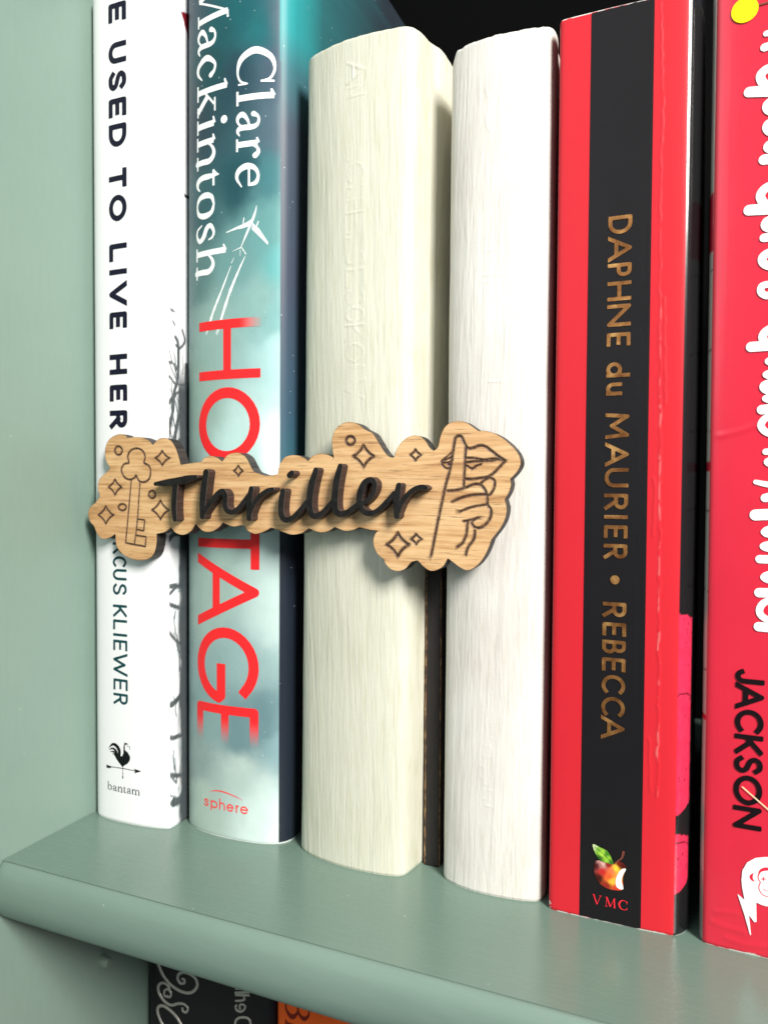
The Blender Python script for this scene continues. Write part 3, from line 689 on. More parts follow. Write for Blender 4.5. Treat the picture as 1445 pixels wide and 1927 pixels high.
def redfade(x, z):
    c = np.tile(lin(RED)*0.88, (len(x), 1)); bgc = art2(x, z)
    xr = AP[:, 0].min()
    zt, zl = b2.hit(480, 608)[1], b2.hit(480, 640)[1]
    xf0, xf1 = b2.hit(448, 620)[0], b2.hit(497, 620)[0]; f = (z > zl)*smooth((x-xf0)/(xf1-xf0))*0.9
    zE0, zE1 = b2.hit(430, 1350)[1], b2.hit(430, 1406)[1]
    g = smooth((zE0-z)/(zE0-zE1))
    k = np.maximum(f, g)[:, None]
    return c*(1-k) + bgc*k
sh = []
for sp in hspec:
    sh += run_down(b2, [sp], ub, ut, 2.85 if sp[0] in 'OG' else 2.45)
b2.decal(r2, 'title_lettering', [(sh, redfade, 0.05)], h=0.2)
WHT = lambda x, z: np.tile([0.86, 0.88, 0.88], (len(x), 1))
cl = run_down(b2, [('C', 94, 164), ('l', 170, 204), ('a', 211, 258), ('r', 262, 302), ('e', 311, 357)], ((446, 94), (444, 357)), ((520, 94), (518, 357)), face='serif')
mk = run_down(b2, [('M', -40, 57), ('a', 59, 110), ('c', 112, 159), ('k', 165, 224), ('i', 227, 259), ('n', 262, 324), ('t', 326, 365), ('o', 369, 417), ('s', 424, 464), ('h', 470, 529)], ((373, 0), (370, 529)), ((431, 0), (427, 529)), face='serif')
b2.decal(r2, 'author_lettering', [(cl + mk, WHT, 0.05)], h=0.14)
o, s = (390, 370), 7.138
def T2(p, w): return tstroke(b2, p, w, o, s, k=0.102)
def fade2(x, z):
    base = np.tile([0.80, 0.84, 0.83], (len(x), 1)); k = (0.35*fnoise(x/1.2, z/1.2, 61))[:, None]
    return base*(1-k) + art2(x, z)*k
plane = [T2([(665, 122), (650, 200), (612, 310), (540, 480), (452, 690)], [12, 36, 52, 42, 16]), Poly(trace(b2, [(600, 300), (520, 352), (255, 478), (262, 490), (400, 440), (470, 430), (560, 400)], o, s)), T2([(497, 288), (485, 358)], 22),
         Poly(trace(b2, [(612, 350), (700, 430), (822, 612), (815, 650), (700, 535), (600, 440)], o, s)), T2([(688, 335), (660, 415)], 24), T2([(440, 690), (345, 735)], [20, 9]), T2([(470, 690), (520, 770)], [20, 24]), T2([(447, 720), (445, 795)], [14, 10])]
b2.decal(r2, 'airplane_print', [(plane, fade2, 0.05)], h=0.08)
rnd = random.Random(4)
def trail(pts, w0, w1):
    P = cr(pts, 9); n = len(P); W_ = [(w0 + (w1-w0)*min(1, 2.2*i/n))*(0.75+0.5*rnd.random()) for i in range(n)]
    W_[-1] *= .6
    return tstroke(b2, P, W_, o, s, 0, k=0.145)
def trailc(x, z):
    zz = b2.hit(420, 612)[1]; k = smooth((zz+1-z)/5.0)[:, None]*0.9+0.0
    return np.tile([0.84, 0.87, 0.86], (len(x), 1))*(1-k) + art2(x, z)*k
b2.decal(r2, 'vapour_trail', [([trail([(365, 812), (325, 900)], 4, 8)] + [trail([(320, 935), (200, 1250), (90, 1530), (30, 1720), (-10, 1850)], 10, 34)] + [trail([(512, 800), (430, 980), (300, 1300), (180, 1680), (130, 1850)], 8, 38)], trailc, 0.03)], h=0.1)
L = []
zb = b2.hit(384, 1515)[1]; zt = b2.hit(384, 1494)[1]
for ch, u0, u1 in [('s', 384, 394), ('p', 397, 410), ('h', 413, 424), ('e', 427, 440), ('r', 444, 450), ('e', 452.5, 467)]:
    L += glyph(ch, b2.hit(u0, 1520)[0], b2.hit(u1, 1525)[0], zb, zt, False, 0.42, 'sans')
arc = tstroke(b2, [(245, 215), (330, 200), (430, 215), (540, 255), (630, 295), (700, 335)], [3, 16, 22, 18, 12, 3], (360, 1460), 7.225, k=0.135)
b2.decal(r2, 'publisher_lettering', [(L + [arc], (232, 78, 74), 0.05)], h=0.08)

# ===== 3. cream painted hardback
def brush(seed, slant, amp=0.07):
    def f(X, Y, Z):
        u = X + slant*Z*0.02 + 0.8*(fnoise(X/14, Z/60, seed+5)-.5)*3
        a = fnoise(u/0.55, Z/26, seed, 3) - .5
        bq = fnoise(u/2.2, Z/70, seed+9, 2) - .5
        return amp*(a*1.3 + bq*1.6) + 0.25*(fnoise(X/16, Z/30, seed+20)-.5)
    return f
def ridge(shapes, amp=0.10, wid=0.25):
    def f(X, Y, Z):
        out = np.zeros(X.shape)
        for s in shapes:
            m = (X > s.bb[0]-.5) & (X < s.bb[1]+.5) & (Z > s.bb[2]-.5) & (Z < s.bb[3]+.5) & (Y < 178)
            if m.any():
                d = s.sdf(X[m], Z[m]); out[m] = np.maximum(out[m], 1-smooth((np.abs(d))/wid))
        return out*amp
    return f
b3 = Book([(-97.2, 186), (-97.4, 177), (-96.8, 173.6), (-94, 171.6), (-88, 169.6), (-81, 168.6), (-74, 168.6), (-69, 169.2), (-66.6, 170.2), (-65.6, 172.4), (-64.6, 179.4), (-63.2, 181.5), (-62.9, 188)], 0, 205, lean=1.6, depth=140)
r3 = thing('book', 'thick hardback painted cream with brush strokes and faint embossed letters', 'book', (-81, 169, 0), GRP)
emb = []
def E3(ch, v0, v1, w=0.35):
    for q in run_down(b3, [(ch, v0, v1)], ((655, 120), (648, 780)), ((686, 120), (684, 780)), w): emb.append(q)
b3x = [('A', 119, 158), ('N', 164, 186), ('L', 274, 303), ('C', 309, 346), ('E', 353, 371), ('F', 378, 398), ('H', 402, 440), ('P', 448, 468), ('S', 476, 500), ('E', 508, 540), ('S', 548, 574), ('O', 580, 608), ('K', 612, 642), ('O', 648, 682), ('I', 688, 696), ('V', 715, 752)]
SANS['F'] = [[(1, 1), (0, 1), (0, 0)], [(0, .5), (.85, .5)]]
for c_, a_, b_ in b3x: E3(c_, a_, b_)
for q in emb:                                   # displacement works in unleaned coordinates
    q.p[:, 0] -= b3.sh(q.p[:, 1]); m_ = .6; q.bb = (q.p[:, 0].min()-m_, q.p[:, 0].max()+m_, q.p[:, 1].min()-m_, q.p[:, 1].max()+m_)
    if hasattr(q, '_f'): q.sdf = q._f
br3, em3 = brush(100, 3.2, 0.06), ridge(emb, 0.085, 0.16)
emA = ridge(emb[:2], 0.12, 0.16)
def edge_wobble(seed, a=0.5):
    def f(X, Y, Z):
        return np.where(Z > 150, smooth((Z-190)/14)*a*(fnoise(X/3, Y/3, seed)-.5), 0)
    return f
b3.build(r3, M_CREAM, ds=0.22, dz=0.26, disp=lambda X, Y, Z: br3(X, Y, Z) + em3(X, Y, Z)*1.1*smooth((fnoise(X/4, Z/6, 140)-.36)/.2) + emA(X, Y, Z), thick=2.4, top=edge_wobble(160, 0.55))
b3.pages(r3, drop=3.0, inset=3.0, front=5)

# ===== 4. white painted hardback
b4 = Book([(-57.6, 186), (-57.9, 178), (-57.3, 174.4), (-55.4, 172.4), (-50, 170.6), (-43, 170.2), (-37, 170.9), (-33.6, 172.0), (-32.5, 174.2), (-32.6, 178), (-33.4, 181), (-33.6, 190)], 0, 198.5, lean=0.5, depth=140)
r4 = thing('book', 'hardback painted plain white with fine vertical brush ridges, left of the red and black book', 'book', (-45, 170, 0), GRP)
emb4 = []
for c_, a_, b_ in [('C', 118, 188), ('U', 196, 250), ('L', 300, 345), ('E', 358, 395), ('H', 470, 520), ('E', 530, 580), ('L', 600, 640), ('J', 660, 720)]:
    emb4 += run_down(b4, [(c_, a_, b_)], ((914, 120), (908, 780)), ((946, 120), (944, 780)), 0.3)
for c_, a_, b_ in [('L', 1336, 1350), ('P', 1358, 1378), ('I', 1384, 1392), ('U', 1400, 1424), ('V', 1430, 1452), ('A', 1460, 1480), ('H', 1484, 1502), ('I', 1508, 1518)]:
    emb4 += run_down(b4, [(c_, a_, b_)], ((904, 1336), (902, 1518)), ((926, 1336), (926, 1518)), 0.3)
for q in emb4:
    q.p[:, 0] -= b4.sh(q.p[:, 1])
    if hasattr(q, '_f'): q.sdf = q._f
br4, em4 = brush(200, -2.4, 0.075), ridge(emb4, 0.07, 0.16)
b4.build(r4, M_WHITE, ds=0.22, dz=0.26, disp=lambda X, Y, Z: br4(X, Y, Z) + em4(X, Y, Z)*1.0*smooth((fnoise(X/3, Z/5, 240)-.42)/.2), thick=2.4, top=lambda X, Y, Z: smooth((Z-185)/13)*(1.0*(fnoise(X/3, Y/4, 260)-.5) - 2.6*smooth((-55.2-X)/2.4)*(Y < 200)))
b4.pages(r4, drop=3.0, inset=3.0, front=5)

# ===== 5. red and black paperback
b5 = Book([(-30.6, 176), (-30.9, 171.0), (-30.5, 170.15), (-29, 169.9), (-20, 169.7), (-10, 169.75), (-5.4, 170.0), (-3.8, 170.4), (-2.6, 171.6), (-1.6, 173.2), (-1.2, 176), (-1.1, 182)], 0, 198.3, lean=0.2, chaikin=2)
r5 = thing('book', 'red paperback with a broad black spine band, copper foil lettering and a bitten apple', 'book', (-17, 170, 0), GRP)
xa = 0.5*(b5.hit(1111, 30)[0] + b5.hit(1089.5, 1715)[0]) - 0.1; xb = 0.5*(b5.hit(1232, 10)[0] + b5.hit(1205, 1740)[0]) - 0.1
bandl = lambda z: np.interp(z, [0, 198], [b5.hit(1089.5, 1715)[0], b5.hit(1111, 30)[0]])
creases = []
rc = random.Random(7)
for (u0, v0, u1, v1) in [(1243, 5, 1247, 175), (1247, 180, 1240, 420), (1240, 430, 1240, 640), (1240, 640, 1243, 840), (1243, 845, 1240, 1090), (1240, 1095, 1237, 1330), (1237, 1330, 1236, 1500), (1230, 900, 1230, 1010), (1250, 560, 1250, 760), (1222, 1390, 1222, 1490), (1206, 420, 1203, 700), (1200, 720, 1203, 1060), (1195, 1080, 1192, 1330)]:
    n = max(int(abs(v1-v0)/14), 3); pts = [b5.hit(u0+(u1-u0)*k/n + rc.uniform(-2.4, 2.4), v0+(v1-v0)*k/n) for k in range(n+1)]
    st = Stroke(pts, [0.10+0.25*rc.random() for _ in pts], 'round'); st.p[:, 0] -= b5.sh(st.p[:, 1]); creases.append((st, 1.0 if u0 > 1215 else 0.45))
def disp5(X, Y, Z):
    out = 0.10*(fnoise(X/10, Z/30, 303)-.5)
    for s, a in creases:
        m = (X > s.bb[0]-.7) & (X < s.bb[1]+.7) & (Z > s.bb[2]-.5) & (Z < s.bb[3]+.5) & (Y < 171.5)
        if m.any():
            d = s.sdf(X[m], Z[m]); out[m] += a*0.13*(1-smooth((d+.12)/0.34))
    return out
REDC = lin((224, 44, 56))*0.80; BLK = lin((30, 28, 31))*0.8
PINK = [(1158, 1512), (1572, 1655)]
pz = [(float(np.mean([on_y(1288, a, 172.5)[2]])), float(on_y(1288, b_, 172.5)[2])) for a, b_ in PINK]
def col5(x, y, z):
    c = np.tile(REDC, (len(x), 1))
    zo = x + b5.sh(z)
    side = (x > -4.35) | (y > 172.5) & (x > -10)
    c[side] = BLK*0.7
    for z1, z0 in pz:
        w = 1.5*(fnoise(y/3, z/8, 77)-.5)
        m = side & (z > z0+w+0.9*(y-173)) & (z < z1+w-0.25*(y-172)) & (y > 170.3) & (y < 173.3+0.5*w)  # pink stops short; the shade further back is put in as black
        sp = (vnoise(y*5, z*3, 81) > 0.93) | (np.abs(z - (z1+z0)/2 - 3 - 0.8*np.sin(y)) < 0.18)
        c[m] = lin((226, 48, 84))*(0.62+0.5*fnoise(y[m]*3, z[m]*1.2+y[m]*2, 83))[:, None]
        c[m & sp] = lin((90, 15, 35))
    fr = (y < 171) & (x > -9) & (x < -5.5)
    if fr.any():
        dm = np.full(fr.sum(), 9.)
        for s_, a_ in creases[:8]: dm = np.minimum(dm, s_.sdf(x[fr], z[fr]))
        q = (1-smooth((dm+.1)/.28))*smooth((fnoise(x[fr]/.7, z[fr]/2, 98)-.48)/.15)*.28
        c[fr] = c[fr]*(1-q[:, None]) + np.array([.8, .45, .42])*q[:, None]
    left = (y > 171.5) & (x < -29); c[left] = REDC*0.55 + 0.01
    n1 = fnoise(x/0.8, z/0.8, 91)
    worn = ((z < 0.08+0.9*(fnoise(x/2.3, y*0, 92)-.42)) | (z > 198.25-0.25*(vnoise(x/0.9, y*0, 93)-.2)))
    worn |= (x < -30.3) & (y < 171.5) & (z < 2.6) & (n1 > .5)
    worn |= (np.hypot(x-(b5.hit(1166, 22)[0]-b5.sh(197)), z-197.5) < .5) & (n1 > .42)
    c[worn] = (0.74, 0.70, 0.66)
    return c
def band_index(x, y): return 0
b5.build(r5, [M_PRINT, M_SIDEGLOSS], ds=0.25, dz=0.34, color=col5, disp=disp5, matidx=lambda x, y: 1 if (x > -4.4) else 0)
b5.pages(r5)
bz0, bz1 = 0.0, 198.3
class Band:
    def __init__(s):
        s.bb = (xa-3, xb+3, 0.0, 198.4)
    def sdf(s, X, Z):
        l = np.interp(Z, [0, 198.3], [s0, s1]); r = np.interp(Z, [0, 198.3], [t0, t1])
        return np.maximum(np.maximum(l-X, X-r), np.maximum(0.35+0.35*(vnoise(X/1.0, X*0, 95)-.5)-Z, Z-197.95-0.2*vnoise(X/.7, X*0, 96)))
s0, s1, t0, t1 = b5.hit(1089.5, 1715)[0], b5.hit(1112.5, 30)[0], b5.hit(1205, 1740)[0], b5.hit(1231.5, 8)[0]
bs = Band()
v, f = fill([bs], 0.3)
h5 = disp5(v[:, 0]-b5.sh(v[:, 1]), v[:, 1]*0+170, v[:, 1])
mesh('spine_band', np.column_stack([v[:, 0], b5.Y(v[:, 0], v[:, 1])-0.05-h5, v[:, 1]]), f, M_PRINT, r5, color=np.tile(BLK*0.85, (len(v), 1))*(1+0.25*(fnoise(v[:, 0]/6, v[:, 1]/9, 97)-.5))[:, None], shade=True)
fs = [('D', 409, 443), ('A', 448, 493), ('P', 498, 523), ('H', 532, 568), ('N', 575, 616), ('E', 628, 653), ('d', 683, 711), ('u', 721, 745), ('M', 778, 826), ('A', 834, 877), ('U', 881, 917), ('R', 929, 959), ('I', 967, 978), ('E', 988, 1012), ('R', 1023, 1051),
      ('R', 1132, 1160), ('E', 1170, 1195), ('B', 1203, 1228), ('E', 1236, 1261), ('C', 1268, 1304), ('C', 1309, 1346), ('A', 1346, 1388)]
Lr = run_down(b5, fs[:15], ((1144.7, 409), (1130, 1387)), ((1189.5, 409), (1174.5, 1387)), 0.80)
Lt = run_down(b5, fs[15:], ((1144.7, 409), (1130, 1387)), ((1189.5, 409), (1174.5, 1387)), 0.80)
cdot = b5.hit(1156.5, 1091); Lr.append(Stroke([cdot, cdot+[0.01, 0]], 1.95, 'round'))
b5.decal(r5, 'author_lettering', [(Lr, RED, 0.20)], mat=M_FOIL, h=0.11)
b5.decal(r5, 'title_lettering', [(Lt, RED, 0.20)], mat=M_FOIL, h=0.11)
o, s = (1080, 1560), 6.568
apple = Poly(cr(trace(b5, [(280, 385), (250, 450), (255, 560), (310, 660), (400, 725), (500, 750), (600, 740), (600, 600), (640, 490), (620, 430), (560, 400), (480, 425), (380, 400)], o, s), 4, True))
bite = Poly(cr(trace(b5, [(640, 490), (590, 490), (545, 540), (515, 620), (520, 700), (560, 735), (605, 738), (600, 690), (585, 640), (600, 570)], o, s), 4, True))
leaf = Poly(cr(trace(b5, [(230, 180), (330, 225), (410, 265), (460, 350), (485, 430), (400, 410), (320, 380), (260, 290)], o, s), 3, True))
acp = [(270, 450, 70, 15, 18), (330, 430, 120, 25, 30), (350, 520, 190, 40, 40), (300, 600, 60, 20, 16), (430, 590, 232, 90, 45), (470, 640, 245, 180, 60), (400, 690, 140, 40, 30), (470, 500, 240, 110, 70), (510, 480, 250, 200, 60), (560, 430, 110, 25, 20), (600, 450, 70, 15, 15), (520, 720, 200, 60, 40), (430, 440, 140, 30, 32), (340, 425, 235, 190, 180)]
ap = trace(b5, [(a[0], a[1]) for a in acp], o, s); ac = np.array([lin(a[2:]) for a in acp])
def rbf(P, C, e=0.15, p=2.2, ns=0.35):
    def f(x, z):
        xx = x + 0.5*(fnoise(x*2, z*2, 51)-.5); w = 1/((xx[:, None]-P[:, 0])**2 + (z[:, None]-P[:, 1])**2 + e)**p
        return (w @ C)/w.sum(1)[:, None]*(1-ns/2+ns*fnoise(x*5, z*5, 52)[:, None])
    return f
lcp = [(250, 210, 190, 205, 150), (300, 250, 120, 170, 60), (350, 300, 170, 215, 70), (420, 370, 150, 200, 60), (400, 300, 60, 120, 35), (310, 350, 40, 90, 30), (460, 400, 60, 110, 40)]
lp = trace(b5, [(a[0], a[1]) for a in lcp], o, s); lc = np.array([lin(a[2:]) for a in lcp])
T5 = lambda p, w: tstroke(b5, p, w, o, s, k=0.118)
b5.decal(r5, 'apple_emblem', [([apple], rbf(ap, ac), 0.20), ([bite], (240, 240, 236), 0.24), ([T5([(485, 430), (540, 390), (590, 350), (610, 280)], [10, 16, 22, 30])], (110, 60, 50), 0.24), ([leaf], rbf(lp, lc), 0.28), ([T5([(250, 210), (360, 300), (470, 420)], 5)], (30, 80, 30), 0.31)], h=0.09)
L = []
zb = b5.hit(1122, 1701)[1]; zt = b5.hit(1118, 1682)[1]
for ch, u0, u1 in [('V', 1114, 1132), ('M', 1138, 1158), ('C', 1163, 1180)]:
    L += glyph(ch, b5.hit(u0, 1700)[0], b5.hit(u1, 1705)[0], zb, zt, False, None, 'serif')
b5.decal(r5, 'imprint_lettering', [(L, (225, 45, 60), 0.20)], h=0.06)

# ===== 6. crimson book at the right edge
b6 = Book([(0.75, 182), (0.7, 176), (0.75, 172.2), (1.3, 170.4), (2.6, 169.8), (10, 169.4), (22, 169.3), (34, 169.8), (37, 171), (38, 176)], 0, 197.5, lean=-0.3)
r6 = thing('book', 'crimson book with white brush lettering and black surname at the right edge of the photo', 'book', (19, 170, 0), GRP)
RED6 = lin((226, 42, 66))*0.82
def col6(x, y, z):
    c = np.tile(RED6, (len(x), 1))
    c = c*(0.94+0.14*fnoise(x/9, z/14, 401)[:, None])
    side = (x < 1.45) & (y > 170.6)
    c[side] = (0.42, 0.39, 0.35)
    for vv in (512, 662, 812, 962, 1110, 1258):
        zc = on_y(1325, vv, 172)[2]
        c[side & (np.abs(z-zc-0.1*(y-171)) < 0.16)] = (0.10, 0.09, 0.08)
    for v0, v1 in ((370, 480), (868, 888), (1340, 1352)):
        za, zb_ = on_y(1325, v0, 172)[2], on_y(1325, v1, 172)[2]
        c[side & (z < za) & (z > zb_)] = RED6*0.7
    c[side & (z < 15)] = (0.30, 0.27, 0.25)
    worn = (z < 0.10+1.0*(fnoise(x/2.6, y*0, 402)-.42)) & (y < 171.5)
    c[worn] = (0.78, 0.70, 0.66)
    return c
cre6 = [Stroke([b6.hit(u, v_) for u, v_ in q], 0.1, 'round') for q in (((1340, 1735), (1365, 1745), (1400, 1755)), ((1365, 1765), (1400, 1778), (1445, 1782)), ((1345, 1715), (1385, 1718)), ((1355, 820), (1390, 812), (1425, 800)))]
b6.build(r6, M_GLOSS, ds=0.3, dz=0.4, color=col6, disp=lambda X, Y, Z: 0.12*(fnoise(X/11, Z/26, 403)-.5) + sum(0.10*np.exp(-(np.maximum(s.sdf(X, Z), 0)/0.5)**2) for s in cre6)*(Y < 172))
b6.pages(r6)
def B6(pts, w): return tstroke(b6, pts, w, (0, 0), 1.0, k=0.110)
white = [B6(p, w) for p, w in [
 ([(1441, 64), (1475, 57)], 10), ([(1438, 90), (1475, 78)], 14), ([(1475, 126), (1444, 130), (1430, 144), (1438, 160), (1455, 163), (1480, 160)], 15), ([(1409, 174), (1490, 170)], [18, 22]),
 ([(1475, 188), (1448, 192), (1441, 203), (1450, 211), (1478, 211)], 13), ([(1475, 226), (1448, 231), (1441, 241), (1450, 250), (1478, 250)], 13), ([(1475, 262), (1446, 272), (1446, 282), (1478, 286)], 12), ([(1437, 301), (1500, 294)], 18),
 ([(1475, 346), (1444, 352), (1430, 368), (1438, 384), (1458, 386), (1480, 384)], 15), ([(1409, 396), (1490, 392)], 19), ([(1475, 410), (1446, 414), (1438, 424), (1447, 431), (1478, 432)], 13), ([(1437, 448), (1490, 442)], 15),
 ([(1478, 470), (1445, 476), (1433, 488), (1442, 500), (1476, 506)], 14), ([(1455, 534), (1434, 538), (1431, 550), (1443, 557), (1456, 545)], 12),
 ([(1478, 612), (1446, 620), (1434, 634), (1444, 647), (1478, 648)], 14), ([(1413, 653), (1490, 648)], 18), ([(1478, 672), (1445, 680), (1478, 687)], 12), ([(1478, 697), (1441, 705), (1478, 712)], 12),
 ([(1478, 716), (1444, 721), (1435, 728), (1444, 736), (1478, 738)], 12), ([(1478, 745), (1440, 750), (1478, 758)], 12), ([(1433, 771), (1490, 765)], 17),
 ([(1478, 780), (1445, 784), (1431, 799), (1442, 814), (1478, 824)], 12), ([(1440, 850), (1480, 848)], 11), ([(1478, 862), (1446, 866), (1446, 873), (1478, 880)], 10),
 ([(1421, 907), (1440, 911), (1485, 918)], [8, 10, 13]), ([(1439, 937), (1480, 926)], 15), ([(1421, 969), (1490, 966)], 20), ([(1480, 985), (1438, 1001), (1480, 1013)], 13), ([(1480, 1020), (1436, 1028), (1480, 1039)], 13), ([(1429, 1052), (1485, 1054)], 15),
 ([(1480, 1072), (1437, 1086), (1480, 1100)], 13), ([(1428, 1115), (1485, 1117)], 17), ([(1480, 1128), (1440, 1132), (1428, 1150), (1442, 1165), (1480, 1168)], 12), ([(1427, 1179), (1485, 1184)], 17)]]
b6.decal(r6, 'title_lettering', [(white, (250, 250, 250), 0.2)], h=0.11)
js = [('J', 1254, 1284), ('A', 1284, 1331), ('C', 1332, 1377), ('K', 1379, 1416), ('S', 1419, 1452), ('O', 1455, 1510), ('N', 1513, 1555)]
b6.decal(r6, 'author_lettering', [(run_down(b6, js, ((1384, 1254), (1378, 1555)), ((1438.5, 1254), (1432, 1555)), 1.0), (20, 10, 14), 0.2)], h=0.13)
pin = b6.hit(1400.5, 20)
b6.decal(r6, 'map_pin_print', [([Stroke([pin, pin+[.01, 0]], 4.9, 'round')], (250, 226, 20), 0.22), ([Stroke([pin+[2.3, 0.35], pin+[14, 0.9]], 0.35)], (128, 70, 54), 0.2)], h=0.12)
b6.decal(r6, 'thread_print', [([B6([(1396, 1480), (1445, 1523), (1480, 1554)], 2.6)], (226, 205, 165), 0.3)], h=0.12)
o, s = (1340, 1580), 7.7
def P6(p): return trace(b6, p, o, s)
head = Poly(P6([(360, 780), (465, 872), (430, 700), (418, 580), (432, 440), (500, 325), (620, 260), (770, 245), (920, 262), (1060, 330), (1150, 450), (1180, 600), (1130, 760), (1010, 890), (900, 945), (780, 960), (700, 935), (630, 900), (636, 1185), (606, 1190), (525, 1085), (555, 1370), (545, 1384), (460, 1080)]))
def T6(p, w): return tstroke(b6, p, w, o, s, k=0.12)
b6.decal(r6, 'publisher_emblem', [([head], (246, 244, 246), 0.2), ([T6([(590, 480), (560, 520), (565, 560), (605, 600)], [8, 36, 36, 8]), T6([(660, 520), (690, 450), (760, 420), (860, 425), (950, 440)], [10, 28, 44, 30, 10]), T6([(655, 520), (670, 580), (690, 610), (668, 680), (690, 750), (740, 800), (820, 820), (920, 790), (960, 700)], 12), T6([(735, 535), (735, 590)], 12), T6([(705, 562), (768, 562)], 12), T6([(730, 705), (775, 735), (850, 725)], 9)], (226, 42, 66), 0.24)], h=0.11)

# ------------------------------------------------------------------ the wooden shelf divider with its plaque
dv = thing('shelf_divider', 'wooden divider with engraved oak plaque reading Thriller, between the cream and white books', 'shelf divider', (-61.4, 180, 0))
YP = 163.6; TP = 3.7; YL = YP - 3.0
def pl(pts, frame, y):
    ox, oy = {5: (160, 780), 6: (440, 780), 7: (680, 780)}[frame]
    return [tuple(on_y(ox+p[0]/4.25, oy+p[1]/4.25, y)[[0, 2]]) for p in pts]
outl = [
 (5, [(205, 432)], 1), (5, [(168, 360), (165, 270), (200, 195), (270, 158), (320, 165), (345, 186)], 1), (5, [(400, 180), (460, 184), (515, 210), (545, 242)], 1), (5, [(590, 196), (640, 188), (690, 210), (728, 270), (752, 340), (768, 402)], 1),
 (5, [(850, 388), (930, 378)], 1), (5, [(960, 345), (1010, 332), (1060, 345), (1098, 376)], 1), (5, [(1140, 325), (1190, 306), (1240, 308), (1290, 345), (1325, 410), (1350, 452), (1380, 468), (1440, 488)], 0), (6, [(300, 486), (352, 478)], 1),
 (6, [(365, 410), (400, 350), (450, 326), (510, 326), (560, 345), (594, 371)], 1), (6, [(635, 330), (690, 312), (750, 320), (800, 345)], 1), (6, [(788, 270), (788, 180), (820, 110), (880, 68), (940, 61), (1000, 80), (1040, 112), (1068, 128)], 1), (6, [(1110, 150), (1150, 210), (1200, 290), (1240, 335), (1278, 345)], 1),
 (7, [(280, 290), (310, 235), (370, 182), (430, 168), (480, 180), (520, 220), (545, 262), (578, 290)], 1), (7, [(612, 258), (630, 180), (660, 110), (710, 65), (780, 52), (840, 65), (890, 98), (935, 130)], 1), (7, [(1000, 132), (1080, 158), (1160, 212), (1230, 280), (1265, 340), (1272, 400), (1240, 462), (1190, 515)], 1),
 (7, [(1196, 560), (1180, 620), (1146, 680)], 1), (7, [(1162, 750), (1150, 830), (1110, 910), (1040, 1000)], 1), (7, [(1015, 1070), (980, 1140), (925, 1208), (850, 1248), (785, 1222), (730, 1180), (690, 1152)], 1), (7, [(655, 1212), (600, 1245), (545, 1248), (495, 1215), (450, 1168)], 1),
 (7, [(400, 1182), (350, 1235), (290, 1253), (230, 1235), (190, 1190), (180, 1160)], 0), (7, [(125, 1110), (95, 1030), (105, 965), (130, 930)], 1), (7, [(60, 920), (-15, 902)], 1),
 (6, [(950, 925), (890, 931), (845, 917), (806, 900)], 1), (6, [(760, 932), (700, 943), (650, 932), (600, 911)], 1), (6, [(545, 948), (470, 961), (410, 946), (350, 922), (300, 905)], 1), (6, [(240, 938), (170, 955), (115, 932), (85, 895), (60, 888)], 0),
 (5, [(1190, 896), (1145, 884), (1105, 864)], 1), (5, [(1070, 905), (1015, 936), (960, 938), (920, 912), (886, 875)], 1), (5, [(850, 932), (790, 962), (730, 948), (690, 904)], 1), (5, [(640, 940), (575, 955)], 1),
 (5, [(576, 1020), (555, 1110), (505, 1156), (430, 1166), (350, 1145), (290, 1105), (252, 1040), (245, 955)], 1), (5, [(200, 985), (140, 994), (100, 955), (75, 895), (45, 858), (28, 800), (42, 745), (85, 705), (122, 655)], 1), (5, [(106, 580), (120, 515), (160, 475), (205, 432)], 1)]
outline = []; prev = None
for fr, pts, corner in outl:
    w = pl(pts, fr, YP)
    if prev is None: outline.append(w[0]); prev = w[0]; continue
    seg = cr([prev] + w, 5); outline += [tuple(q) for q in seg[1:]]; prev = w[-1]
outline = outline[:-1]
O2 = [outline[0]]
for q in outline[1:]:
    if math.hypot(q[0]-O2[-1][0], q[1]-O2[-1][1]) > 0.12: O2.append(q)
outline = O2
# engraving strokes (pixel widths of the burn in zoomed pixels)
eng = []
def eg(fr, pts, w=11, sm=True, closed=False):
    p = pl(pts, fr, YP)
    if closed: q = cr(p, 5, True) if sm else p; q = [tuple(a) for a in q]; q.append(q[0])
    else: q = cr(p, 5) if sm and len(p) > 2 else p
    eng.append((np.array(q, float), w*0.031*0.5*1.38))
def circle(fr, cx, cy, rx, ry, w=12): eg(fr, [(cx+rx*math.cos(a*math.pi/5), cy+ry*math.sin(a*math.pi/5)) for a in range(10)], w, closed=True)
def star(fr, cx, cy, rx, ry, w=11):
    P = []
    for k in range(4):
        a = k*math.pi/2; b_ = a+math.pi/2
        p0 = np.array([cx+rx*math.cos(a), cy+ry*math.sin(a)]); p1 = np.array([cx+rx*math.cos(b_), cy+ry*math.sin(b_)]); c_ = np.array([cx, cy])+0.62*((p0+p1)/2-np.array([cx, cy]))*1.0
        for t in np.linspace(0, 1, 7)[:-1]: P.append(tuple((1-t)**2*p0 + 2*t*(1-t)*c_ + t*t*p1))
    eg(fr, P, w, sm=False, closed=True)
circle(5, 268, 290, 29, 34); circle(5, 298, 743, 30, 26); circle(5, 537, 641, 27, 30); circle(6, 930, 210, 34, 34, 14)
star(5, 617, 350, 58, 60); star(5, 240, 582, 54, 64); star(5, 167, 805, 62, 72); star(5, 603, 765, 70, 78); star(5, 1225, 452, 38, 44, 10)
star(6, 1035, 335, 86, 90, 14); star(7, 430, 325, 45, 46, 11); star(7, 288, 1042, 92, 98, 15); star(7, 435, 998, 45, 44, 12)
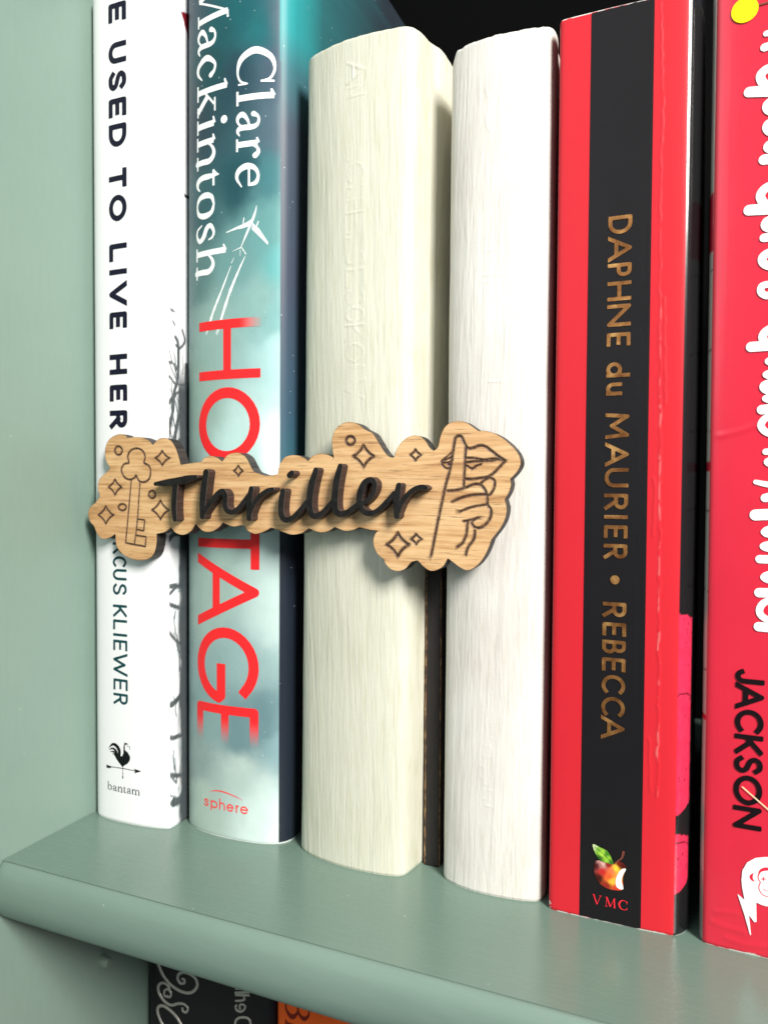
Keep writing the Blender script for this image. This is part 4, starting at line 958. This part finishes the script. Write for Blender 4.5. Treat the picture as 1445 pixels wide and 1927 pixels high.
eg(5, [(352, 388), (343, 335), (365, 290), (412, 272), (460, 292), (480, 340), (470, 388)]); eg(5, [(352, 388), (308, 402), (292, 450), (312, 498), (352, 522), (392, 510), (408, 488)]); eg(5, [(470, 388), (512, 415), (524, 460), (515, 512), (480, 540), (435, 535), (408, 488)])
eg(5, [(370, 530), (348, 780), (325, 1030)], 9); eg(5, [(440, 540), (430, 690), (420, 838)], 9); eg(5, [(420, 838), (478, 846), (470, 932), (412, 922), (420, 838)], 9, sm=False); eg(5, [(412, 922), (395, 1040)], 9); eg(5, [(405, 968), (488, 980), (482, 1058), (325, 1028)], 10, sm=False)
eg(7, [(555, 1130), (610, 850), (665, 590), (705, 440), (740, 230), (752, 185), (778, 172), (800, 182), (818, 225), (835, 255), (855, 272), (890, 268), (940, 250), (985, 256), (1040, 295), (1100, 342), (1150, 372)], 14)
eg(7, [(832, 262), (824, 400), (815, 578)], 13); eg(7, [(1150, 372), (1110, 412), (1060, 465), (1010, 498), (940, 510), (880, 518), (820, 515)], 13)
eg(7, [(832, 348), (900, 352), (980, 364), (1060, 356), (1145, 370)], 13); eg(7, [(824, 385), (880, 378), (930, 374), (1000, 372), (1070, 366)], 12); eg(7, [(836, 408), (880, 432), (915, 412), (960, 398)], 10); eg(7, [(880, 438), (905, 426)], 10)
eg(7, [(736, 285), (700, 322), (635, 380), (690, 384), (728, 365)], 9); eg(7, [(655, 372), (720, 340)], 10); eg(7, [(640, 398), (670, 430), (705, 432)], 10); eg(7, [(690, 395), (712, 415)], 12)
eg(7, [(945, 560), (985, 522), (1025, 508), (1060, 530), (1060, 580), (1035, 630), (1005, 650)], 13); eg(7, [(690, 612), (760, 606), (830, 586), (890, 562), (945, 562), (985, 605), (1002, 660), (1005, 720), (1032, 765), (1028, 825), (990, 880), (940, 908), (900, 900), (878, 868), (895, 842), (938, 826)], 14)
eg(7, [(722, 700), (790, 670), (880, 645), (985, 640)], 13); eg(7, [(790, 775), (880, 742), (1000, 720)], 12); eg(7, [(812, 855), (880, 842), (938, 826)], 12); eg(7, [(845, 862), (835, 960), (805, 1028), (765, 1060)], 14); eg(7, [(905, 930), (895, 1000), (850, 1062), (830, 1128)], 14)
# front face: outline + samples following the grooves, triangulated
segs = np.array([(a[0], a[1], b_[0], b_[1], w) for P, w in eng for a, b_ in zip(P[:-1], P[1:])])
def dist(q):
    a = segs[:, :2]; ab = segs[:, 2:4]-a; L2 = np.maximum((ab**2).sum(1), 1e-9)
    t = np.clip(((q-a)*ab).sum(1)/L2, 0, 1); d = np.hypot(*(q-a-ab*t[:, None]).T)
    return float(np.min(d - segs[:, 4])), float(np.min(d/segs[:, 4]))
cand = []
for P, w in eng:
    seg = np.hypot(*np.diff(P, axis=0).T); L = np.concatenate([[0], np.cumsum(seg)])
    ts = np.arange(0, L[-1]+1e-6, 0.16); X = np.interp(ts, L, P[:, 0]); Z = np.interp(ts, L, P[:, 1])
    T = np.gradient(np.column_stack([X, Z]), axis=0) if len(ts) > 1 else np.array([[1, 0]]); T /= np.maximum(np.linalg.norm(T, axis=1), 1e-9)[:, None]
    for k in range(len(ts)):
        for off in (0, -0.55*w, 0.55*w, -1.25*w, 1.25*w, -2.1*w, 2.1*w): cand.append((X[k]-T[k, 1]*off, Z[k]+T[k, 0]*off, abs(off)))
cand.sort(key=lambda c: c[2])
ol = Poly(outline); cell = {}; pts = []
arr = np.array([(c[0], c[1]) for c in cand]); inside = ol.sdf(arr[:, 0], arr[:, 1])
def tryadd(x, z, r=0.085):
    k = (int(x/r), int(z/r))
    for i in (-1, 0, 1):
        for j in (-1, 0, 1):
            for q in cell.get((k[0]+i, k[1]+j), ()):
                if (q[0]-x)**2 + (q[1]-z)**2 < r*r: return
    cell.setdefault(k, []).append((x, z)); pts.append((x, z))
oa = np.array(outline); tn = np.roll(oa, -1, 0)-np.roll(oa, 1, 0); tn /= np.linalg.norm(tn, axis=1)[:, None]
for off in (0.13, -0.13):
    ip = oa + np.column_stack([-tn[:, 1], tn[:, 0]])*off
    idd = ol.sdf(ip[:, 0], ip[:, 1])
    for (x, z), d in zip(ip, idd):
        if d < -0.07: tryadd(x, z, 0.06)
for (x, z), d in zip(arr, inside):
    if d < -0.2: tryadd(x, z)
gx = np.arange(min(p[0] for p in outline), max(p[0] for p in outline), 1.4); gz = np.arange(min(p[1] for p in outline), max(p[1] for p in outline), 1.4)
G = np.array([(x, z) for x in gx for z in gz]); gi = ol.sdf(G[:, 0], G[:, 1])
for (x, z), d in zip(G, gi):
    if d < -0.3: tryadd(x, z, 0.085)
allp = [Vector(p) for p in outline] + [Vector(p) for p in pts]
n = len(outline)
res = delaunay_2d_cdt(allp, [(i, (i+1) % n) for i in range(n)], [list(range(n))], 1, 1e-5)
V2 = np.array([tuple(v) for v in res[0]]); F2 = [list(f) for f in res[2]]
dd = np.array([dist(q)[1] for q in V2])
od = np.abs(ol.sdf(V2[:, 0], V2[:, 1]))
groove = 1-smooth((dd-0.15)/1.2)
burn = np.clip(1-smooth((dd-0.7)/1.1), 0, 1)
burn = burn*(0.86+0.14*fnoise(V2[:, 0]/.5, V2[:, 1]/.5, 501)) + 0.9*(od < 0.04)
Vf = np.column_stack([V2[:, 0], YP + 0.26*groove*(od > .05), V2[:, 1]])
rimf = cr(outline, 1, True)
sides = []; vs = []
on = np.array(outline); area_ = 0.5*np.sum(on[:, 0]*np.roll(on[:, 1], -1) - np.roll(on[:, 0], -1)*on[:, 1])
def flip(fs, want):
    out = []
    for f in fs:
        p = V2[f]; a = 0.5*np.sum(p[:, 0]*np.roll(p[:, 1], -1) - np.roll(p[:, 0], -1)*p[:, 1]); out.append(f if (a > 0) == want else f[::-1])
    return out
F2 = flip(F2, True)
plaque = mesh('plaque', Vf, F2, M_WOOD, dv, burn=burn, shade=True, sharp=80)
plaque['label'] = 'oak veneer plaque with scalloped outline, engraved key, sparkles and hushing hand at lips'
ring = [outline]
k = len(outline); V = []; F = []
for y in (YP+0.02, YP+0.10, YP+1.2, YP+2.4, YP+TP):
    for i, (x, z) in enumerate(outline):
        j = 0.0 if y < YP+0.05 else 0.05*(vnoise(i*0.7, y*2, 520)-.5)
        V.append((x+j, y, z+j))
for r in range(4):
    for i in range(k): a = r*k+i; c_ = r*k+(i+1) % k; F.append((a, c_, c_+k, a+k) if area_ < 0 else (a, a+k, c_+k, c_))
F.append(tuple(4*k+i for i in range(k)) if area_ < 0 else tuple(4*k+i for i in range(k))[::-1])
mesh('plaque_edge', V, F, M_CHAR, plaque, shade=True, sharp=35)

def LS(fr, pts, w):
    p = pl(pts, fr, YL); W_ = np.broadcast_to(np.array(w, float), (len(p),))*0.0305
    Q = cr(np.column_stack([p, W_*1.08]), 7) if len(p) > 2 else np.column_stack([p, W_])
    return Stroke(Q[:, :2], Q[:, 2], 'round')
def letter(label, shapes):
    v, f = fill(shapes, 0.13)
    n = len(v); V = [(x, YL, z) for x, z in v] + [(x, YL+0.07, z) for x, z in v]
    # boundary edges
    cnt = {}
    for q in f:
        for a, b_ in zip(q, q[1:]+q[:1]): cnt[(a, b_)] = 1
    bd = [(a, b_) for (a, b_) in cnt if (b_, a) not in cnt]
    F = [list(q) for q in f]; MI = [0]*len(F)
    # lighter arris, then the cut side running down to the plaque
    V = [(x, YL, z) for x, z in v]; idx = {}
    def ringv(y, g):
        for a, b_ in bd:
            for q in (a, b_):
                if (q, g) not in idx: idx[(q, g)] = len(V); V.append((v[q][0], y, v[q][1]))
    ringv(YL+0.16, 1); ringv(YP+0.05, 2); 
    for a, b_ in bd:
        F.append([a, idx[(a, 1)], idx[(b_, 1)], b_]); MI.append(2)
        F.append([idx[(a, 1)], idx[(a, 2)], idx[(b_, 2)], idx[(b_, 1)]]); MI.append(1)
    o = mesh('letter', V, F, [M_LFACE, M_LSIDE, M_LEDGE], dv, mi=MI)
    o['label'] = label; return o
letter('raised black capital T with brown cut sides', [LS(5, [(562, 556), (650, 545), (750, 530), (830, 512), (885, 500)], [30, 52, 58, 52, 34]), LS(5, [(728, 535), (715, 640), (712, 760), (720, 838)], [44, 50, 48, 40])])
letter('raised black joined letters h and r', [LS(5, [(968, 462), (950, 590), (940, 700), (938, 815)], [50, 56, 54, 44]), LS(5, [(942, 800), (985, 730), (1050, 645), (1095, 615), (1120, 650), (1118, 720), (1138, 768), (1180, 782), (1230, 745), (1290, 670), (1325, 620)], [30, 36, 40, 44, 46, 46, 42, 36, 34, 34, 30]), LS(5, [(1330, 595), (1312, 700), (1312, 830)], [42, 50, 44]), LS(6, [(125, 800), (160, 715), (210, 650), (265, 612), (308, 600)], [34, 34, 34, 36, 34])])
letter('raised black joined letters i, l, l, e and r', [LS(6, [(392, 615), (378, 710), (380, 800), (408, 842), (460, 832), (520, 775), (590, 690)], [44, 46, 46, 42, 36, 34, 32]), LS(6, [(655, 445), (622, 560), (605, 670), (608, 765), (640, 812), (690, 798), (745, 745), (795, 685)], [40, 52, 52, 50, 44, 38, 34, 32]), LS(6, [(850, 415), (822, 530), (806, 660), (810, 755), (845, 796), (900, 784), (955, 745), (1010, 700)], [40, 52, 52, 50, 44, 38, 34, 32]),
   LS(6, [(1010, 715), (1065, 690), (1115, 620), (1125, 555), (1095, 522), (1045, 545), (1010, 620), (1005, 700), (1028, 765), (1080, 792), (1145, 770), (1210, 710), (1280, 630)], [26, 30, 34, 36, 38, 42, 46, 46, 42, 38, 34, 34, 32]), LS(6, [(1318, 568), (1300, 680), (1302, 812)], [40, 50, 42]), LS(6, [(1310, 785), (1345, 700), (1395, 635), (1450, 595), (1505, 580), (1535, 588)], [32, 34, 34, 36, 34, 28])])
letter('raised black dot over the letter i', [LS(6, [(444, 486), (462, 470)], [46, 46])])

# neck and standing sheet between the books
def sheet():
    x0, x1, z1 = -63.9, -59.6, 84.0
    rs = random.Random(3); zs = np.arange(0.05, z1+0.01, 0.55); V = []; rows = []
    for z in zs:
        j = 0.22*rs.random(); j2 = 0.10*rs.random()
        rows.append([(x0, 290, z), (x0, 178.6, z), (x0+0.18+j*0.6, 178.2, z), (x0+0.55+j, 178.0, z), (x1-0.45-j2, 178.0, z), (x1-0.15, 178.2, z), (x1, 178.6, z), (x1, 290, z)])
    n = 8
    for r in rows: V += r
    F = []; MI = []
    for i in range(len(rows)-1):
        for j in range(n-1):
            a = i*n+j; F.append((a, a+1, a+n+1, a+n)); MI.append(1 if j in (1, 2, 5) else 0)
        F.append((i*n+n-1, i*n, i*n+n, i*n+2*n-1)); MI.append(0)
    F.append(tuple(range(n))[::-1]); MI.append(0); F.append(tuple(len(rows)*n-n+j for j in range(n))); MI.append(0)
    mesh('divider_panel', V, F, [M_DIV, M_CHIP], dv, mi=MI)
    box('neck', (-63.2, YP+TP+0.1, 79), (-60.2, 178.4, 87.0), M_DIV, dv, 0.15)
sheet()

# ------------------------------------------------------------------ books on the shelf below, seen under the nosing
G2 = 'books on the shelf below'
def low_x(u, v, y=188.0): p = on_y(u, v, y); return p[0]
l0, l1, l2 = low_x(279, 1860), low_x(516, 1905), low_x(720, 1927)
c1 = Book([(l0, 196), (l0, 190), (l0+.4, 188.6), (l0+2, 188.0), (0.5*(l0+l1), 187.6), (l1-2, 188.0), (l1-.4, 188.6), (l1, 190), (l1, 196)], -270.8, -32, depth=140)
q1 = thing('book', 'black book with silver scroll lettering on the shelf below', 'book', (0.5*(l0+l1), 188, -271), G2)
def colb(c):
    return lambda x, y, z: np.tile(lin(c), (len(x), 1))*(0.9+0.2*fnoise(x/7, z/9, 611)[:, None])
c1.build(q1, M_PRINT, ds=0.8, dz=2.0, color=colb((27, 21, 27))); c1.pages(q1)
o, s = (270, 1780), 5.352
def hitl(bk, p): return bk.hit(o[0]+p[0]/s, o[1]+p[1]/s)
def tube(name, bk, strokes, mat, parent):
    V = []; F = []; n0 = 0; ns = 8
    for pts, w in strokes:
        P = cr([hitl(bk, p) for p in pts], 6); W_ = np.interp(np.linspace(0, 1, len(P)), np.linspace(0, 1, len(w)), w) if not np.isscalar(w) else np.full(len(P), w)
        W_ = W_/s*0.155/2
        T = np.gradient(P, axis=0); T /= np.maximum(np.linalg.norm(T, axis=1), 1e-9)[:, None]
        for i in range(len(P)):
            for k in range(ns+1):
                a = math.pi*k/ns; off = math.cos(a)*W_[i]; up = math.sin(a)*W_[i]*0.7
                x = P[i, 0]-T[i, 1]*off; z = P[i, 1]+T[i, 0]*off
                V.append((x, float(bk.Y(x, z))-0.04-up, z))
        for i in range(len(P)-1):
            for k in range(ns): a = n0+i*(ns+1)+k; F.append((a, a+1, a+ns+2, a+ns+1))
        n0 += len(P)*(ns+1)
    return mesh(name, V, F, mat, parent, shade=True)
tube('title_lettering', c1, [([(90, 60), (160, 200), (200, 290), (270, 380), (350, 440), (430, 470), (500, 460), (545, 400), (530, 330), (470, 280), (400, 262), (355, 290), (352, 340), (380, 375), (415, 370), (415, 335), (390, 330)], [40, 34, 34, 34, 34, 30, 26]),
   ([(255, 520), (215, 500), (215, 450), (250, 435), (280, 470), (270, 515), (235, 500)], [14, 24, 26, 26, 22]), ([(280, 480), (250, 400), (195, 370), (155, 400), (160, 470), (210, 550), (280, 595), (350, 580), (410, 585), (450, 625), (435, 665), (400, 655), (395, 615)], [26, 28, 32, 34, 32, 28, 24, 26, 22]),
   ([(440, 900), (340, 720), (250, 630), (190, 600), (150, 620), (150, 680), (200, 800), (300, 930)], [30, 32, 34, 34, 32, 32])], M_SILVER, q1)
tube('subtitle_lettering', c1, [([(925, 470), (1080, 462)], 26), ([(930, 492), (1075, 495)], 26), ([(1010, 500), (1020, 535), (990, 548), (930, 552)], 24), ([(975, 640), (975, 592), (1015, 592), (1025, 625), (990, 660), (945, 650), (930, 610), (950, 590)], 22),
   ([(925, 850), (930, 760), (970, 722), (1040, 722), (1078, 760), (1080, 850)], 26), ([(930, 430), (1075, 425)], 22)], M_SILVER, q1)
c2 = Book([(l1+.4, 196), (l1+.4, 190), (l1+.8, 188.6), (l1+2.4, 188.0), (0.5*(l1+l2), 187.6), (l2-2, 188.0), (l2-.4, 188.6), (l2, 190), (l2, 196)], -270.8, -36, depth=140)
q2 = thing('book', 'orange book with dark capital letters on the shelf below', 'book', (0.5*(l1+l2), 188, -271), G2)
c2.build(q2, M_PRINT, ds=0.8, dz=2.0, color=colb((244, 96, 22))); c2.pages(q2)
L = run_down(c2, [('E', 1830, 1868), ('B', 1872, 1912), ('E', 1918, 1955)], ((537, 1872), (537, 1912)), ((583, 1872), (583, 1912)), None, 'serif')
c2.decal(q2, 'title_lettering', [(L, (120, 24, 12), 0.06)], h=0.2)
